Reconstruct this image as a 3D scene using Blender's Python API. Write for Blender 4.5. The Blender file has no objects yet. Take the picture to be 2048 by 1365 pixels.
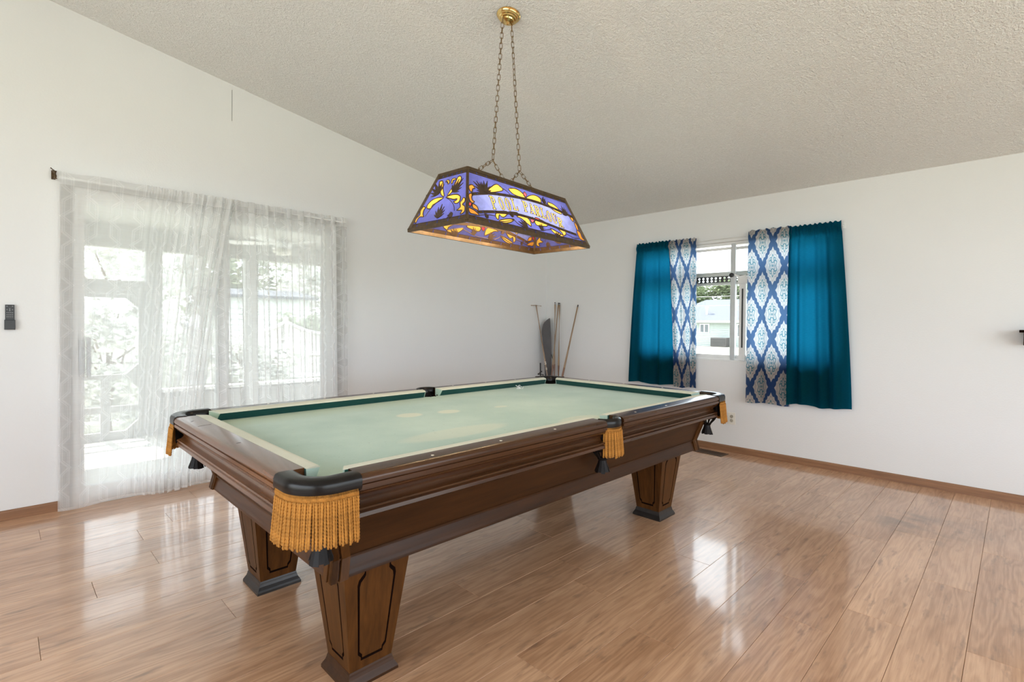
import bpy, bmesh, math, random
from mathutils import Vector, Matrix
from mathutils.geometry import tessellate_polygon, delaunay_2d_cdt
random.seed(7)
R_ = math.radians
PI = math.pi
scene = bpy.context.scene
col = scene.collection

# ------------------------------------------------------------------ camera
cam_d = bpy.data.cameras.new('camera')
cam = bpy.data.objects.new('camera', cam_d)
col.objects.link(cam)
scene.camera = cam
YAW, PITCH, ROLL = 0.7817, -0.0104, 0.0090
f_ = Vector((math.cos(YAW) * math.cos(PITCH), math.sin(YAW) * math.cos(PITCH), math.sin(PITCH)))
r_ = Vector((math.sin(YAW), -math.cos(YAW), 0))
u_ = r_.cross(f_)
cr, sr = math.cos(ROLL), math.sin(ROLL)
rr = cr * r_ + sr * u_
uu = -sr * r_ + cr * u_
cam.matrix_world = Matrix(((rr.x, uu.x, -f_.x, -5.0399), (rr.y, uu.y, -f_.y, -4.3722), (rr.z, uu.z, -f_.z, 1.2234), (0, 0, 0, 1)))
cam_d.sensor_width = 36
cam_d.lens = 1022.05 / 2048 * 36
cam_d.shift_y = -(682.5 - 660.26) / 2048
cam_d.clip_start = 0.05
cam_d.clip_end = 300

# ------------------------------------------------------------------ light
scene.view_settings.view_transform = 'Standard'
scene.view_settings.look = 'None'
scene.view_settings.gamma = 1
scene.view_settings.use_curve_mapping = False
scene.view_settings.exposure = -0.1
w = bpy.data.worlds.new('sky')
scene.world = w
w.use_nodes = True
bgn = w.node_tree.nodes['Background']
bgn.inputs['Color'].default_value = (0.84, 0.92, 1.0, 1)
bgn.inputs['Strength'].default_value = 6.4
sun_d = bpy.data.lights.new('sun', 'SUN')
sun_d.energy = 14.0
sun_d.angle = R_(0.6)
sun_d.color = (1.0, 0.96, 0.88)
sun = bpy.data.objects.new('sun', sun_d)
col.objects.link(sun)
sun.rotation_euler = Vector((-0.06, 0.72, 0.86)).to_track_quat('Z', 'Y').to_euler()


def fill_light(name, loc, rot, sx, sy, power, colr):
    d = bpy.data.lights.new(name, 'AREA')
    d.shape = 'RECTANGLE'
    d.size = sx
    d.size_y = sy
    d.energy = power
    d.color = colr
    o = bpy.data.objects.new(name, d)
    o.location = loc
    o.rotation_euler = rot
    col.objects.link(o)
    return o


# added fill area lights, placed at the unseen openings behind the camera
fill_light('fill_back', (-7.56, -3.6, 1.35), (0, R_(-140), 0), 1.9, 4.4, 38, (0.76, 0.89, 1.0))
fill_light('fill_front', (-3.6, -6.96, 1.35), (R_(145), 0, 0), 5.0, 1.9, 11, (0.76, 0.89, 1.0))

scene.cycles.max_bounces = 10
scene.cycles.diffuse_bounces = 5
scene.cycles.glossy_bounces = 4
scene.cycles.transmission_bounces = 8
scene.cycles.transparent_max_bounces = 24
scene.cycles.caustics_reflective = False
scene.cycles.caustics_refractive = False
scene.cycles.sample_clamp_indirect = 6
scene.cycles.use_denoising = True


# ------------------------------------------------------------------ shader helper
class Sx:
    """a float/vector socket that can be used in expressions"""

    def __init__(s, nt, sock):
        s.nt = nt
        s.s = sock

    def op(s, kind, *a, clamp=False):
        n = s.nt.nodes.new('ShaderNodeMath')
        n.operation = kind
        n.use_clamp = clamp
        for i, x in enumerate((s,) + a):
            if isinstance(x, Sx):
                s.nt.links.new(x.s, n.inputs[i])
            else:
                n.inputs[i].default_value = x
        return Sx(s.nt, n.outputs[0])

    def __add__(s, o): return s.op('ADD', o)
    def __radd__(s, o): return s.op('ADD', o)
    def __sub__(s, o): return s.op('SUBTRACT', o)
    def __rsub__(s, o): return (s * -1) + o
    def __mul__(s, o): return s.op('MULTIPLY', o)
    def __rmul__(s, o): return s.op('MULTIPLY', o)
    def __truediv__(s, o): return s.op('DIVIDE', o)
    def abs(s): return s.op('ABSOLUTE')
    def sin(s): return s.op('SINE')
    def cos(s): return s.op('COSINE')
    def pow(s, e): return s.op('POWER', e)
    def sqrt(s): return s.op('SQRT')
    def mn(s, o): return s.op('MINIMUM', o)
    def mx(s, o): return s.op('MAXIMUM', o)
    def lt(s, o): return s.op('LESS_THAN', o)
    def gt(s, o): return s.op('GREATER_THAN', o)
    def floor(s): return s.op('FLOOR')
    def fract(s): return s.op('FRACT')
    def atan2(s, o): return s.op('ARCTAN2', o)

    def ramp(s, a, b, lo=0.0, hi=1.0):
        n = s.nt.nodes.new('ShaderNodeMapRange')
        n.inputs[1].default_value = a
        n.inputs[2].default_value = b
        n.inputs[3].default_value = lo
        n.inputs[4].default_value = hi
        n.clamp = True
        s.nt.links.new(s.s, n.inputs[0])
        return Sx(s.nt, n.outputs[0])


class Mt:
    def __init__(s, name):
        s.m = bpy.data.materials.new(name)
        s.m.use_nodes = True
        s.nt = s.m.node_tree
        s.b = s.nt.nodes['Principled BSDF']
        s.out = s.nt.nodes['Material Output']

    def node(s, t, **k):
        n = s.nt.nodes.new(t)
        for a, v in k.items():
            setattr(n, a, v)
        return n

    def link(s, a, b):
        s.nt.links.new(a.s if isinstance(a, Sx) else a, b)

    def put(s, sock, v):
        if isinstance(v, (Sx, bpy.types.NodeSocket)):
            s.link(v, sock)
        elif isinstance(v, (tuple, list)) and len(v) == 3:
            sock.default_value = tuple(v) + (1,) if sock.type == 'RGBA' else v
        else:
            sock.default_value = v

    def coord(s, kind='Object'):
        n = s.node('ShaderNodeTexCoord')
        return n.outputs[kind]

    def uv(s):
        n = s.node('ShaderNodeUVMap')
        n.uv_map = 'UVMap'
        return n.outputs[0]

    def sep(s, v):
        n = s.node('ShaderNodeSeparateXYZ')
        s.link(v, n.inputs[0])
        return [Sx(s.nt, n.outputs[i]) for i in range(3)]

    def comb(s, x, y, z):
        n = s.node('ShaderNodeCombineXYZ')
        for i, v in enumerate((x, y, z)):
            s.put(n.inputs[i], v)
        return n.outputs[0]

    def noise(s, vec, scale=5, detail=3, rough=0.5, dist=0.0, dim='3D'):
        n = s.node('ShaderNodeTexNoise')
        n.noise_dimensions = dim
        s.link(vec, n.inputs['Vector'])
        n.inputs['Scale'].default_value = scale
        n.inputs['Detail'].default_value = detail
        n.inputs['Roughness'].default_value = rough
        n.inputs['Distortion'].default_value = dist
        return Sx(s.nt, n.outputs[0])

    def voro(s, vec, scale=5, feature='F1'):
        n = s.node('ShaderNodeTexVoronoi')
        n.feature = feature
        s.link(vec, n.inputs['Vector'])
        n.inputs['Scale'].default_value = scale
        return Sx(s.nt, n.outputs[0])

    def mix(s, f, a, b):
        n = s.node('ShaderNodeMix')
        n.data_type = 'RGBA'
        s.put(n.inputs[0], f)
        s.put(n.inputs[6], a)
        s.put(n.inputs[7], b)
        return n.outputs[2]

    def rnd(s):
        n = s.node('ShaderNodeObjectInfo')
        return Sx(s.nt, n.outputs['Random'])

    def set(s, **k):
        names = dict(color='Base Color', rough='Roughness', metal='Metallic', spec='Specular IOR Level', coat='Coat Weight', coatr='Coat Roughness', ior='IOR', sheen='Sheen Weight')
        for a, v in k.items():
            s.put(s.b.inputs[names[a]], v)
        return s

    def bump(s, h, strength=0.3, dist=0.01, shader=None):
        n = s.node('ShaderNodeBump')
        n.inputs['Strength'].default_value = strength
        n.inputs['Distance'].default_value = dist
        s.link(h, n.inputs['Height'])
        s.link(n.outputs[0], (shader or s.b).inputs['Normal'])
        return n.outputs[0]

    def mixsh(s, f, a, b):
        n = s.node('ShaderNodeMixShader')
        s.put(n.inputs[0], f)
        s.link(a, n.inputs[1])
        s.link(b, n.inputs[2])
        return n.outputs[0]

    def diff(s, c):
        n = s.node('ShaderNodeBsdfDiffuse')
        s.put(n.inputs[0], c)
        return n

    def trl(s, c):
        n = s.node('ShaderNodeBsdfTranslucent')
        s.put(n.inputs[0], c)
        return n

    def trp(s, c=(1, 1, 1)):
        n = s.node('ShaderNodeBsdfTransparent')
        s.put(n.inputs[0], c)
        return n

    def gls(s, c=(1, 1, 1), r=0.1):
        n = s.node('ShaderNodeBsdfGlossy')
        s.put(n.inputs[0], c)
        s.put(n.inputs['Roughness'], r)
        return n

    def surf(s, sh):
        s.link(sh, s.out.inputs[0])
        return s


def plain(name, c, rough=0.5, metal=0.0, var=0.12, scale=12, coat=0.0, bump=0.0, spec=0.5):
    m = Mt(name)
    co = m.coord()
    n = m.noise(co, scale, 4, 0.6)
    dark = tuple(x * (1 - var) for x in c)
    light = tuple(min(1, x * (1 + var)) for x in c)
    m.set(color=m.mix(n.ramp(0.3, 0.7), dark, light), rough=rough, metal=metal, coat=coat, spec=spec)
    if bump:
        m.bump(m.noise(co, scale * 12, 3), bump, 0.004)
    return m.m


# ---- walls, ceiling, floor
def wall_mat():
    m = Mt('wall_paint')
    co = m.coord()
    big = m.noise(co, 0.9, 3)
    m.set(color=m.mix(big.ramp(0.35, 0.7), (0.690, 0.688, 0.684), (0.715, 0.714, 0.711)), rough=0.55, spec=0.35)
    m.bump(m.noise(co, 85, 3, 0.55) + m.noise(co, 5, 2) * 1.2, 0.16, 0.006)
    return m.m


def ceil_mat():
    m = Mt('ceiling_texture')
    co = m.coord()
    a = m.noise(co, 60, 4, 0.6)
    b = m.noise(co, 130, 3, 0.6)
    h = a.ramp(0.42, 0.62) + b.ramp(0.4, 0.65) * 0.7
    fine = h.ramp(0.2, 1.5)
    m.set(color=m.mix(fine, (0.82, 0.815, 0.80), (0.885, 0.88, 0.868)), rough=0.9, spec=0.1)
    m.bump(h, 0.75, 0.006)
    return m.m


def plank_mat():
    m = Mt('laminate_plank')
    co = m.coord()
    x, y, z = m.sep(co)
    r = m.rnd()
    ox = r * 37.0
    v1 = m.comb(x * 0.9 + ox, y * 6.0 + ox * 1.7, r * 11.0)
    warp = m.noise(v1, 1.7, 3, 0.5)
    rings = ((y * 150.0 + warp * 42.0 + r * 20.0).sin() + 1.0) * 0.5
    v2 = m.comb(x * 1.6 + ox, y * 55.0, r * 9.0)
    grain = m.noise(v2, 3.0, 4, 0.65)
    v3 = m.comb(x * 3.5 + ox, y * 16.0, r * 5.0)
    knots = m.noise(v3, 1.9, 3, 0.6).ramp(0.58, 0.74)
    t = rings * 0.20 + grain.ramp(0.3, 0.72) * 0.28 + m.noise(v1, 1.1, 2).ramp(0.3, 0.7) * 0.32 + r * 0.12
    c1 = m.mix(t.ramp(0.15, 0.88), (0.345, 0.170, 0.084), (0.70, 0.420, 0.250))
    c2 = m.mix(knots * 0.6, c1, (0.155, 0.08, 0.048))
    # worn dirty patches that lie across several boards
    g = m.node('ShaderNodeNewGeometry').outputs['Position']
    px, py, pz = m.sep(g)
    dx = (px + 1.02) * 1.5
    dy = (py + 3.98) * 1.6
    d1 = (dx * dx + dy * dy).sqrt() + m.noise(g, 3.0, 4, 0.6) * 0.9
    st = d1.ramp(0.95, 0.55) * m.noise(m.comb(px * 3.0, py * 1.2, 0.0), 3.0, 3).ramp(0.42, 0.62)
    c3 = m.mix(st * 0.75, c2, (0.13, 0.075, 0.045))
    m.set(color=c3, spec=0.75)
    haze = m.noise(g, 1.6, 1, 0.4)
    m.set(rough=haze.ramp(0.3, 0.7, 0.30, 0.40), coat=0.75, coatr=0.09)
    wav = m.noise(m.comb(px * 2.0, py * 7.0, 0.0), 1.0, 2)
    m.bump(wav * 1.0 + grain * 0.03, 0.10, 0.02)
    return m.m


def wood(name, dark, light, rough=0.28, coat=0.35, axis=0, scale=1.0, wear=0.0, spec=0.5):
    m = Mt(name)
    co = m.coord()
    c = m.sep(co)
    r = m.rnd()
    a = [c[0] * 1.0, c[1] * 1.0, c[2] * 1.0]
    st = [22.0 * scale] * 3
    st[axis] = 1.6 * scale
    v = m.comb(a[0] * st[0] + r * 13.0, a[1] * st[1], a[2] * st[2])
    g = m.noise(v, 1.6, 4, 0.55, 0.15)
    v2 = m.comb(a[0] * st[0] * 5 + r * 9.0, a[1] * st[1] * 5, a[2] * st[2] * 5)
    g2 = m.noise(v2, 1.0, 3, 0.6)
    t = (g * 0.7 + g2 * 0.3).ramp(0.3, 0.7)
    cc = m.mix(t, dark, light)
    if wear:
        wn = m.noise(co, 26, 5, 0.7).ramp(0.55, 0.8) * wear
        cc = m.mix(wn, cc, tuple(min(1, q * 1.9 + 0.03) for q in light))
        m.set(rough=rough)
    else:
        m.set(rough=rough)
    m.set(color=cc, coat=coat, coatr=0.12, spec=spec)
    return m.m


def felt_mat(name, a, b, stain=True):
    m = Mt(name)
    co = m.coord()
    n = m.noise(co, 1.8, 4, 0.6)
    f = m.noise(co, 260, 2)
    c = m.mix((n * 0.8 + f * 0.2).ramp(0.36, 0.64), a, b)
    if stain:
        x, y, z = m.sep(co)
        for (sx, sy, rx, ry, k) in ((-0.42, 0.17, 0.075, 0.06, 0.55), (-0.20, 0.12, 0.07, 0.055, 0.5), (0.13, 0.055, 0.05, 0.03, 0.35), (-0.5, -0.33, 0.3, 0.09, 0.3), (0.16, -0.5, 0.16, 0.07, 0.35)):
            dx = (x - sx) / rx
            dy = (y - sy) / ry
            d = (dx * dx + dy * dy).sqrt()
            c = m.mix(d.ramp(1.05, 0.8) * k, c, (0.70, 0.66, 0.50))
        edge = (y * 1.0).ramp(0.42, 0.60) * (x * 1.0).ramp(1.1, -0.9)
        c = m.mix(edge * 0.45, c, (0.33, 0.36, 0.13))
        spk = m.noise(co, 60, 2, 0.5).ramp(0.70, 0.76)
        c = m.mix(spk * 0.4, c, (0.18, 0.22, 0.18))
        hs = m.noise(m.comb(x * 40.0, y * 120.0, 0.0), 1.0, 3).ramp(0.3, 0.7)
        c = m.mix(hs * 0.12, c, (0.42, 0.55, 0.45))
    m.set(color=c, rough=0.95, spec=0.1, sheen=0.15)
    m.bump(f, 0.1, 0.001)
    return m.m


def sheer_mat():
    m = Mt('sheer_voile')
    u, v, _ = m.sep(m.uv())

    def hexd(u, v, ou, ov):
        a = ((u + ou) / 0.25).fract() - 0.5
        b = ((v + ov) / 0.29).fract() - 0.5
        a = (a * 0.25).abs()
        b = (b * 0.29).abs()
        return (a - 0.078).mx(a * 0.66 + b * 0.75 - 0.124)
    ln = None
    for (ou, ov) in ((0, 0), (0.125, 0.145)):
        d = hexd(u, v, ou, ov)
        for off in (0.0, 0.0085, 0.014):
            q = (d - off).abs().ramp(0.0008, 0.0016, 1.0, 0.0)
            ln = q if ln is None else ln.mx(q)
    weave = m.noise(m.comb(u * 6.0, v * 160.0, 0.0), 1.0, 3).ramp(0.2, 0.8)
    hem = (v * 1.0).lt(0.035).mx((v * 1.0).gt(2.085)).mx((u * 1.0).lt(0.012))
    lw = m.node('ShaderNodeLayerWeight')
    lw.inputs[0].default_value = 0.30
    edge = Sx(m.nt, lw.outputs['Facing'])
    fac = (weave * 0.06 + 0.54 + ln * 0.22 + hem * 0.22 + edge.pow(2.0) * 0.40)
    fac = fac.mn(0.96)
    d = m.diff((0.90, 0.90, 0.895))
    t = m.trl((0.96, 0.96, 0.96))
    cloth = m.mixsh(0.66, d.outputs[0], t.outputs[0])
    m.surf(m.mixsh(fac, m.trp().outputs[0], cloth))
    return m.m


def teal_mat():
    m = Mt('teal_curtain_fabric')
    u, v, _ = m.sep(m.uv())
    weave = m.noise(m.comb(u * 30.0, v * 420.0, 0.0), 1.0, 3).ramp(0.25, 0.75)
    d = m.diff(m.mix(weave, (0.002, 0.036, 0.038), (0.003, 0.056, 0.058)))
    t = m.trl(m.mix(weave, (0.003, 0.105, 0.215), (0.005, 0.150, 0.290)))
    lw = m.node('ShaderNodeLayerWeight')
    lw.inputs[0].default_value = 0.35
    fc = Sx(m.nt, lw.outputs['Facing']).ramp(0.25, 0.9, 0.60, 0.12)
    m.surf(m.mixsh(fc, d.outputs[0], t.outputs[0]))
    return m.m


def damask_mat():
    m = Mt('damask_curtain_fabric')
    u, v, _ = m.sep(m.uv())
    med = None
    orn = None
    fil = None
    for (ou, ov) in ((0.0, 0.0), (0.115, 0.2225)):
        a = (((u + ou) / 0.23).fract() - 0.5) * 0.23
        b = (((v + ov) / 0.445).fract() - 0.5) * 0.445
        x = a / 0.092
        y = b / 0.182
        ang = (y * 1.0).atan2(x)
        r = (x.abs().pow(1.25) + y.abs().pow(1.25)).pow(1 / 1.25)
        sc = ((ang * 8.0).sin().abs()) * 0.10
        k = (r + sc).ramp(0.94, 0.98, 1.0, 0.0)
        med = k if med is None else med.mx(k)
        xx = x.abs()
        # scrolled inner ornament: petals, curls and a small centre diamond
        p1 = (r + (ang * 6.0).cos() * 0.13 - 0.42).abs().ramp(0.035, 0.06, 1.0, 0.0)
        p2 = (r + (ang * 4.0).cos() * 0.07 - 0.22).abs().ramp(0.025, 0.045, 1.0, 0.0)
        p3 = (xx + y.abs() * 0.9).ramp(0.07, 0.10, 1.0, 0.0)
        cx_ = xx - 0.20
        cy_ = y.abs() - 0.34
        p4 = ((cx_ * cx_ + cy_ * cy_ * 1.6).sqrt() - 0.09).abs().ramp(0.025, 0.04, 1.0, 0.0)
        o = p1.mx(p2).mx(p3).mx(p4)
        orn = o * k if orn is None else orn.mx(o * k)
        ff = (r + (ang * 10.0).cos() * 0.05 - 0.72).abs().ramp(0.02, 0.05, 1.0, 0.0)
        fil = ff * k if fil is None else fil.mx(ff * k)
    mott = m.noise(m.comb(u, v, 0.0), 90, 3, 0.6).ramp(0.45, 0.62)

    def cols(navy, cream, tan, teal):
        c = m.mix(med, navy, cream)
        c = m.mix((fil * 0.8 + mott * 0.35 * med).mn(1.0), c, m.mix(med, navy, tan))
        return m.mix(orn, c, teal)
    d = m.diff(cols((0.014, 0.026, 0.085), (0.44, 0.36, 0.28), (0.22, 0.14, 0.10), (0.015, 0.09, 0.11)))
    t = m.trl(cols((0.085, 0.165, 0.32), (0.60, 0.66, 0.72), (0.43, 0.48, 0.56), (0.16, 0.33, 0.42)))
    lw = m.node('ShaderNodeLayerWeight')
    lw.inputs[0].default_value = 0.35
    fc = Sx(m.nt, lw.outputs['Facing']).ramp(0.3, 0.95, 0.57, 0.2)
    m.surf(m.mixsh(fc, d.outputs[0], t.outputs[0]))
    return m.m


def glass_mat(name='window_glass', tint=(0.97, 0.99, 0.98)):
    m = Mt(name)
    fr = m.node('ShaderNodeFresnel')
    fr.inputs[0].default_value = 1.35
    n = m.noise(m.coord(), 3, 2)
    tr = m.trp(m.mix(n, tint, tuple(min(1, q + 0.02) for q in tint)))
    m.surf(m.mixsh(fr.outputs[0], tr.outputs[0], m.gls(r=0.02).outputs[0]))
    return m.m


def art_glass(name, cd, ct, streak=0.3, tw=0.66):
    m = Mt(name)
    co = m.coord()
    n = m.noise(co, 14, 4, 0.6, 1.2).ramp(0.3, 0.7)
    ctd = tuple(q * (1 - streak) for q in ct)
    d = m.diff(m.mix(n, tuple(q * 0.8 for q in cd), cd))
    t = m.trl(m.mix(n, ctd, ct))
    g = m.gls(r=0.12)
    bp = m.node('ShaderNodeBump')
    bp.inputs['Strength'].default_value = 0.5
    bp.inputs['Distance'].default_value = 0.004
    m.link(m.noise(co, 45, 2), bp.inputs['Height'])
    m.link(bp.outputs[0], g.inputs['Normal'])
    m.surf(m.mixsh(0.05, m.mixsh(tw, d.outputs[0], t.outputs[0]), g.outputs[0]))
    return m.m


M = {}
M['wall'] = wall_mat()
M['ceiling'] = ceil_mat()
M['plank'] = plank_mat()
M['sub'] = plain('underlay', (0.16, 0.10, 0.06), 0.8)
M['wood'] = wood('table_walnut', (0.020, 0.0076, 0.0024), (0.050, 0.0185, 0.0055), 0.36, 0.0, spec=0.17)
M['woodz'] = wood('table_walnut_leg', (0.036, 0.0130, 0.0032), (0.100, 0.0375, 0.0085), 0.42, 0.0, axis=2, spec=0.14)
M['woody_lit'] = wood('table_walnut_cross_lit', (0.034, 0.0125, 0.0042), (0.080, 0.0300, 0.0100), 0.34, 0.0, axis=1, spec=0.25)  # same walnut, with the light on the table ends put into its colour
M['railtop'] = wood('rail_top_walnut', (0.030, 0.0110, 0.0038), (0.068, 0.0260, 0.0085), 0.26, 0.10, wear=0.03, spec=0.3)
M['railtopy_lit'] = wood('rail_top_walnut_cross_lit', (0.072, 0.0265, 0.0090), (0.165, 0.0640, 0.0215), 0.26, 0.35, axis=1, wear=0.04, spec=0.4)  # rail walnut lightened: light falling on the end rails is in the colour
M['groove'] = plain('dark_groove', (0.008, 0.004, 0.003), 0.8, spec=0.0)
M['foot'] = plain('worn_black_wood', (0.016, 0.012, 0.010), 0.35, var=0.4, scale=25, spec=0.4)
M['footbrown'] = wood('foot_walnut', (0.025, 0.010, 0.004), (0.055, 0.022, 0.008), 0.4, 0.0, spec=0.2)
M['base'] = wood('baseboard_oak', (0.17, 0.078, 0.036), (0.30, 0.145, 0.068), 0.5, 0.05, axis=0)
M['basey'] = wood('baseboard_oak_side', (0.17, 0.078, 0.036), (0.30, 0.145, 0.068), 0.5, 0.05, axis=1)
M['felt'] = felt_mat('faded_green_felt', (0.345, 0.475, 0.425), (0.450, 0.575, 0.505))
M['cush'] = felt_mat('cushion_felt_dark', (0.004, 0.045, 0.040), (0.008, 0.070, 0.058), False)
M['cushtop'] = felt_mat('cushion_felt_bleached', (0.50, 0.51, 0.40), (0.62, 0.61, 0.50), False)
M['leather'] = plain('black_leather', (0.007, 0.0055, 0.005), 0.27, var=0.3, coat=0.0, bump=0.03, spec=0.25)
M['strap'] = plain('brown_black_leather', (0.006, 0.004, 0.0035), 0.5, var=0.4, spec=0.2)
M['gold'] = plain('gold_fringe_cord', (0.36, 0.155, 0.030), 0.8, spec=0.2, var=0.25, scale=60)
M['brass'] = plain('polished_brass', (0.80, 0.56, 0.22), 0.14, 1.0, var=0.1)
M['antique'] = plain('antique_bronze', (0.075, 0.045, 0.020), 0.42, 0.45, var=0.35, scale=40)
M['chainbrass'] = plain('dull_brass_chain', (0.20, 0.125, 0.055), 0.35, 0.7, var=0.3, scale=40)
M['socketface'] = plain('socket_face', (0.42, 0.39, 0.32), 0.4)
M['lead'] = plain('bronze_came', (0.060, 0.033, 0.016), 0.45, 0.25, var=0.3, scale=50)
M['whitevinyl'] = plain('white_vinyl', (0.78, 0.78, 0.77), 0.4, var=0.03)
M['alu'] = plain('brushed_aluminium', (0.52, 0.54, 0.55), 0.4, 0.5, var=0.06)
M['black'] = plain('black_plastic', (0.012, 0.012, 0.013), 0.4)
M['greybtn'] = plain('grey_buttons', (0.35, 0.35, 0.35), 0.5)
M['pearl'] = plain('pearl_dot', (0.8, 0.74, 0.62), 0.3)
M['plate'] = plain('ivory_plastic', (0.72, 0.69, 0.62), 0.4, var=0.03)
M['glass'] = glass_mat()
M['sheer'] = sheer_mat()
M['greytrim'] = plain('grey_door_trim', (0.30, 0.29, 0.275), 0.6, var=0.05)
M['teal'] = teal_mat()
M['damask'] = damask_mat()
M['gl_blue'] = art_glass('violet_blue_glass', (0.11, 0.115, 0.38), (0.085, 0.115, 0.58))
M['gl_banner'] = art_glass('pale_blue_banner_glass', (0.22, 0.25, 0.60), (0.17, 0.235, 0.75), 0.35)
M['gl_yellow'] = art_glass('amber_yellow_glass', (0.78, 0.50, 0.10), (0.72, 0.44, 0.085), 0.15)
M['gl_orange'] = art_glass('orange_glass', (0.72, 0.33, 0.05), (0.75, 0.32, 0.05), 0.15)
M['gl_letter'] = art_glass('letter_yellow_glass', (0.85, 0.62, 0.16), (0.75, 0.52, 0.15), 0.1)
M['gl_red'] = art_glass('ruby_glass', (0.50, 0.015, 0.05), (1.0, 0.10, 0.18), 0.2)
M['cuewood'] = wood('cue_maple', (0.20, 0.12, 0.065), (0.34, 0.22, 0.125), 0.35, 0.2, axis=2)
M['cuebutt'] = wood('cue_dark_butt', (0.13, 0.05, 0.022), (0.22, 0.09, 0.035), 0.3, 0.3, axis=2)
M['case'] = plain('grey_black_vinyl', (0.045, 0.038, 0.038), 0.5, var=0.2)
M['vent'] = plain('brown_register_metal', (0.085, 0.050, 0.032), 0.45, 0.2)
M['concrete'] = plain('pale_concrete', (0.62, 0.60, 0.56), 0.9, scale=5)
M['paint_ext'] = plain('porch_paint', (0.40, 0.395, 0.385), 0.7, var=0.05)
M['fence'] = plain('weathered_fence_board', (0.46, 0.44, 0.41), 0.85, var=0.2)
M['grass'] = plain('lawn', (0.50, 0.50, 0.40), 1.0, var=0.15, scale=3)
M['siding'] = plain('pale_green_siding', (0.50, 0.54, 0.51), 0.8, var=0.03)
M['shingle'] = plain('grey_shingle', (0.085, 0.092, 0.11), 0.95, var=0.15, scale=20)
M['trimwhite'] = plain('white_trim', (0.8, 0.8, 0.8), 0.6, var=0.02)
M['darkglass'] = plain('dark_window_pane', (0.08, 0.09, 0.10), 0.15)
M['bark'] = plain('bark', (0.14, 0.10, 0.07), 0.9, var=0.3)


def leaf_mat(name, a, b):
    m = Mt(name)
    n = m.noise(m.coord(), 2.5, 3)
    c = m.mix(n.ramp(0.3, 0.7), a, b)
    m.surf(m.mixsh(0.35, m.diff(c).outputs[0], m.trl(c).outputs[0]))
    return m.m


M['leaf'] = leaf_mat('leaves', (0.22, 0.25, 0.19), (0.40, 0.43, 0.34))
M['leaf3'] = leaf_mat('leaves_far', (0.09, 0.115, 0.06), (0.19, 0.225, 0.13))
M['siding2'] = plain('neighbour_siding', (0.29, 0.32, 0.305), 0.8, var=0.03)
M['leaf2'] = leaf_mat('leaves_pale', (0.52, 0.525, 0.49), (0.68, 0.685, 0.65))


# ------------------------------------------------------------------ mesh helpers
def obj(name, bm, mat, parent=None, smooth=False, mats=None):
    bmesh.ops.recalc_face_normals(bm, faces=bm.faces) if not smooth == 'keep' else None
    me = bpy.data.meshes.new(name)
    bm.to_mesh(me)
    bm.free()
    for mm in (mats or [mat]):
        me.materials.append(M[mm])
    if smooth:
        for p in me.polygons:
            p.use_smooth = True
    o = bpy.data.objects.new(name, me)
    col.objects.link(o)
    if parent:
        o.parent = parent
    return o


def smooth_angle(o, ang=35):
    me = o.data
    for p in me.polygons:
        p.use_smooth = True
    me.set_sharp_from_angle(angle=R_(ang))
    return o


def inst(src, parent=None, loc=None, rot=None, scale=None, name=None):
    o = src.copy()
    col.objects.link(o)
    if name:
        o.name = name
    o.parent = parent
    if loc is not None:
        o.location = loc
    if rot is not None:
        o.rotation_euler = rot
    if scale is not None:
        o.scale = scale
    return o


def thing(name, label, cat, loc=(0, 0, 0), rz=0, group=None, rot=None):
    o = bpy.data.objects.new(name, None)
    o.empty_display_size = 0.1
    col.objects.link(o)
    o.location = loc
    o.rotation_euler = rot or (0, 0, rz)
    tag(o, label, cat, group)
    return o


def tag(o, label, cat, group=None):
    o['label'] = label
    o['category'] = cat
    if group:
        o['group'] = group
    return o


def struct(o, label=None):
    o['kind'] = 'structure'
    if label:
        o['label'] = label
    return o


def B():
    return bmesh.new()


def box(bm, x0, x1, y0, y1, z0, z1, bev=0.0, mi=0):
    vs = [bm.verts.new((x, y, z)) for z in (z0, z1) for y in (y0, y1) for x in (x0, x1)]
    fs = [(0, 2, 3, 1), (4, 5, 7, 6), (0, 1, 5, 4), (2, 6, 7, 3), (0, 4, 6, 2), (1, 3, 7, 5)]
    faces = [bm.faces.new([vs[i] for i in f]) for f in fs]
    for f in faces:
        f.material_index = mi
    if bev:
        es = list({e for f in faces for e in f.edges})
        r = bmesh.ops.bevel(bm, geom=es, offset=bev, segments=1 if bev < 0.002 else 2, affect='EDGES', profile=0.6)
        for f in r['faces']:
            f.material_index = mi
    return vs


def obox(bm, c, ax, ay, az, hx, hy, hz, mi=0):
    """oriented box, ax/ay/az unit vectors"""
    c = Vector(c)
    vs = [bm.verts.new(c + ax * (sx * hx) + ay * (sy * hy) + az * (sz * hz)) for sz in (-1, 1) for sy in (-1, 1) for sx in (-1, 1)]
    for f in [(0, 2, 3, 1), (4, 5, 7, 6), (0, 1, 5, 4), (2, 6, 7, 3), (0, 4, 6, 2), (1, 3, 7, 5)]:
        bm.faces.new([vs[i] for i in f]).material_index = mi


def frame_at(t, up=Vector((0, 0, 1))):
    t = t.normalized()
    if abs(t.dot(up)) > 0.98:
        up = Vector((1, 0, 0))
    a = t.cross(up).normalized()
    b = a.cross(t).normalized()
    return a, b


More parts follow.
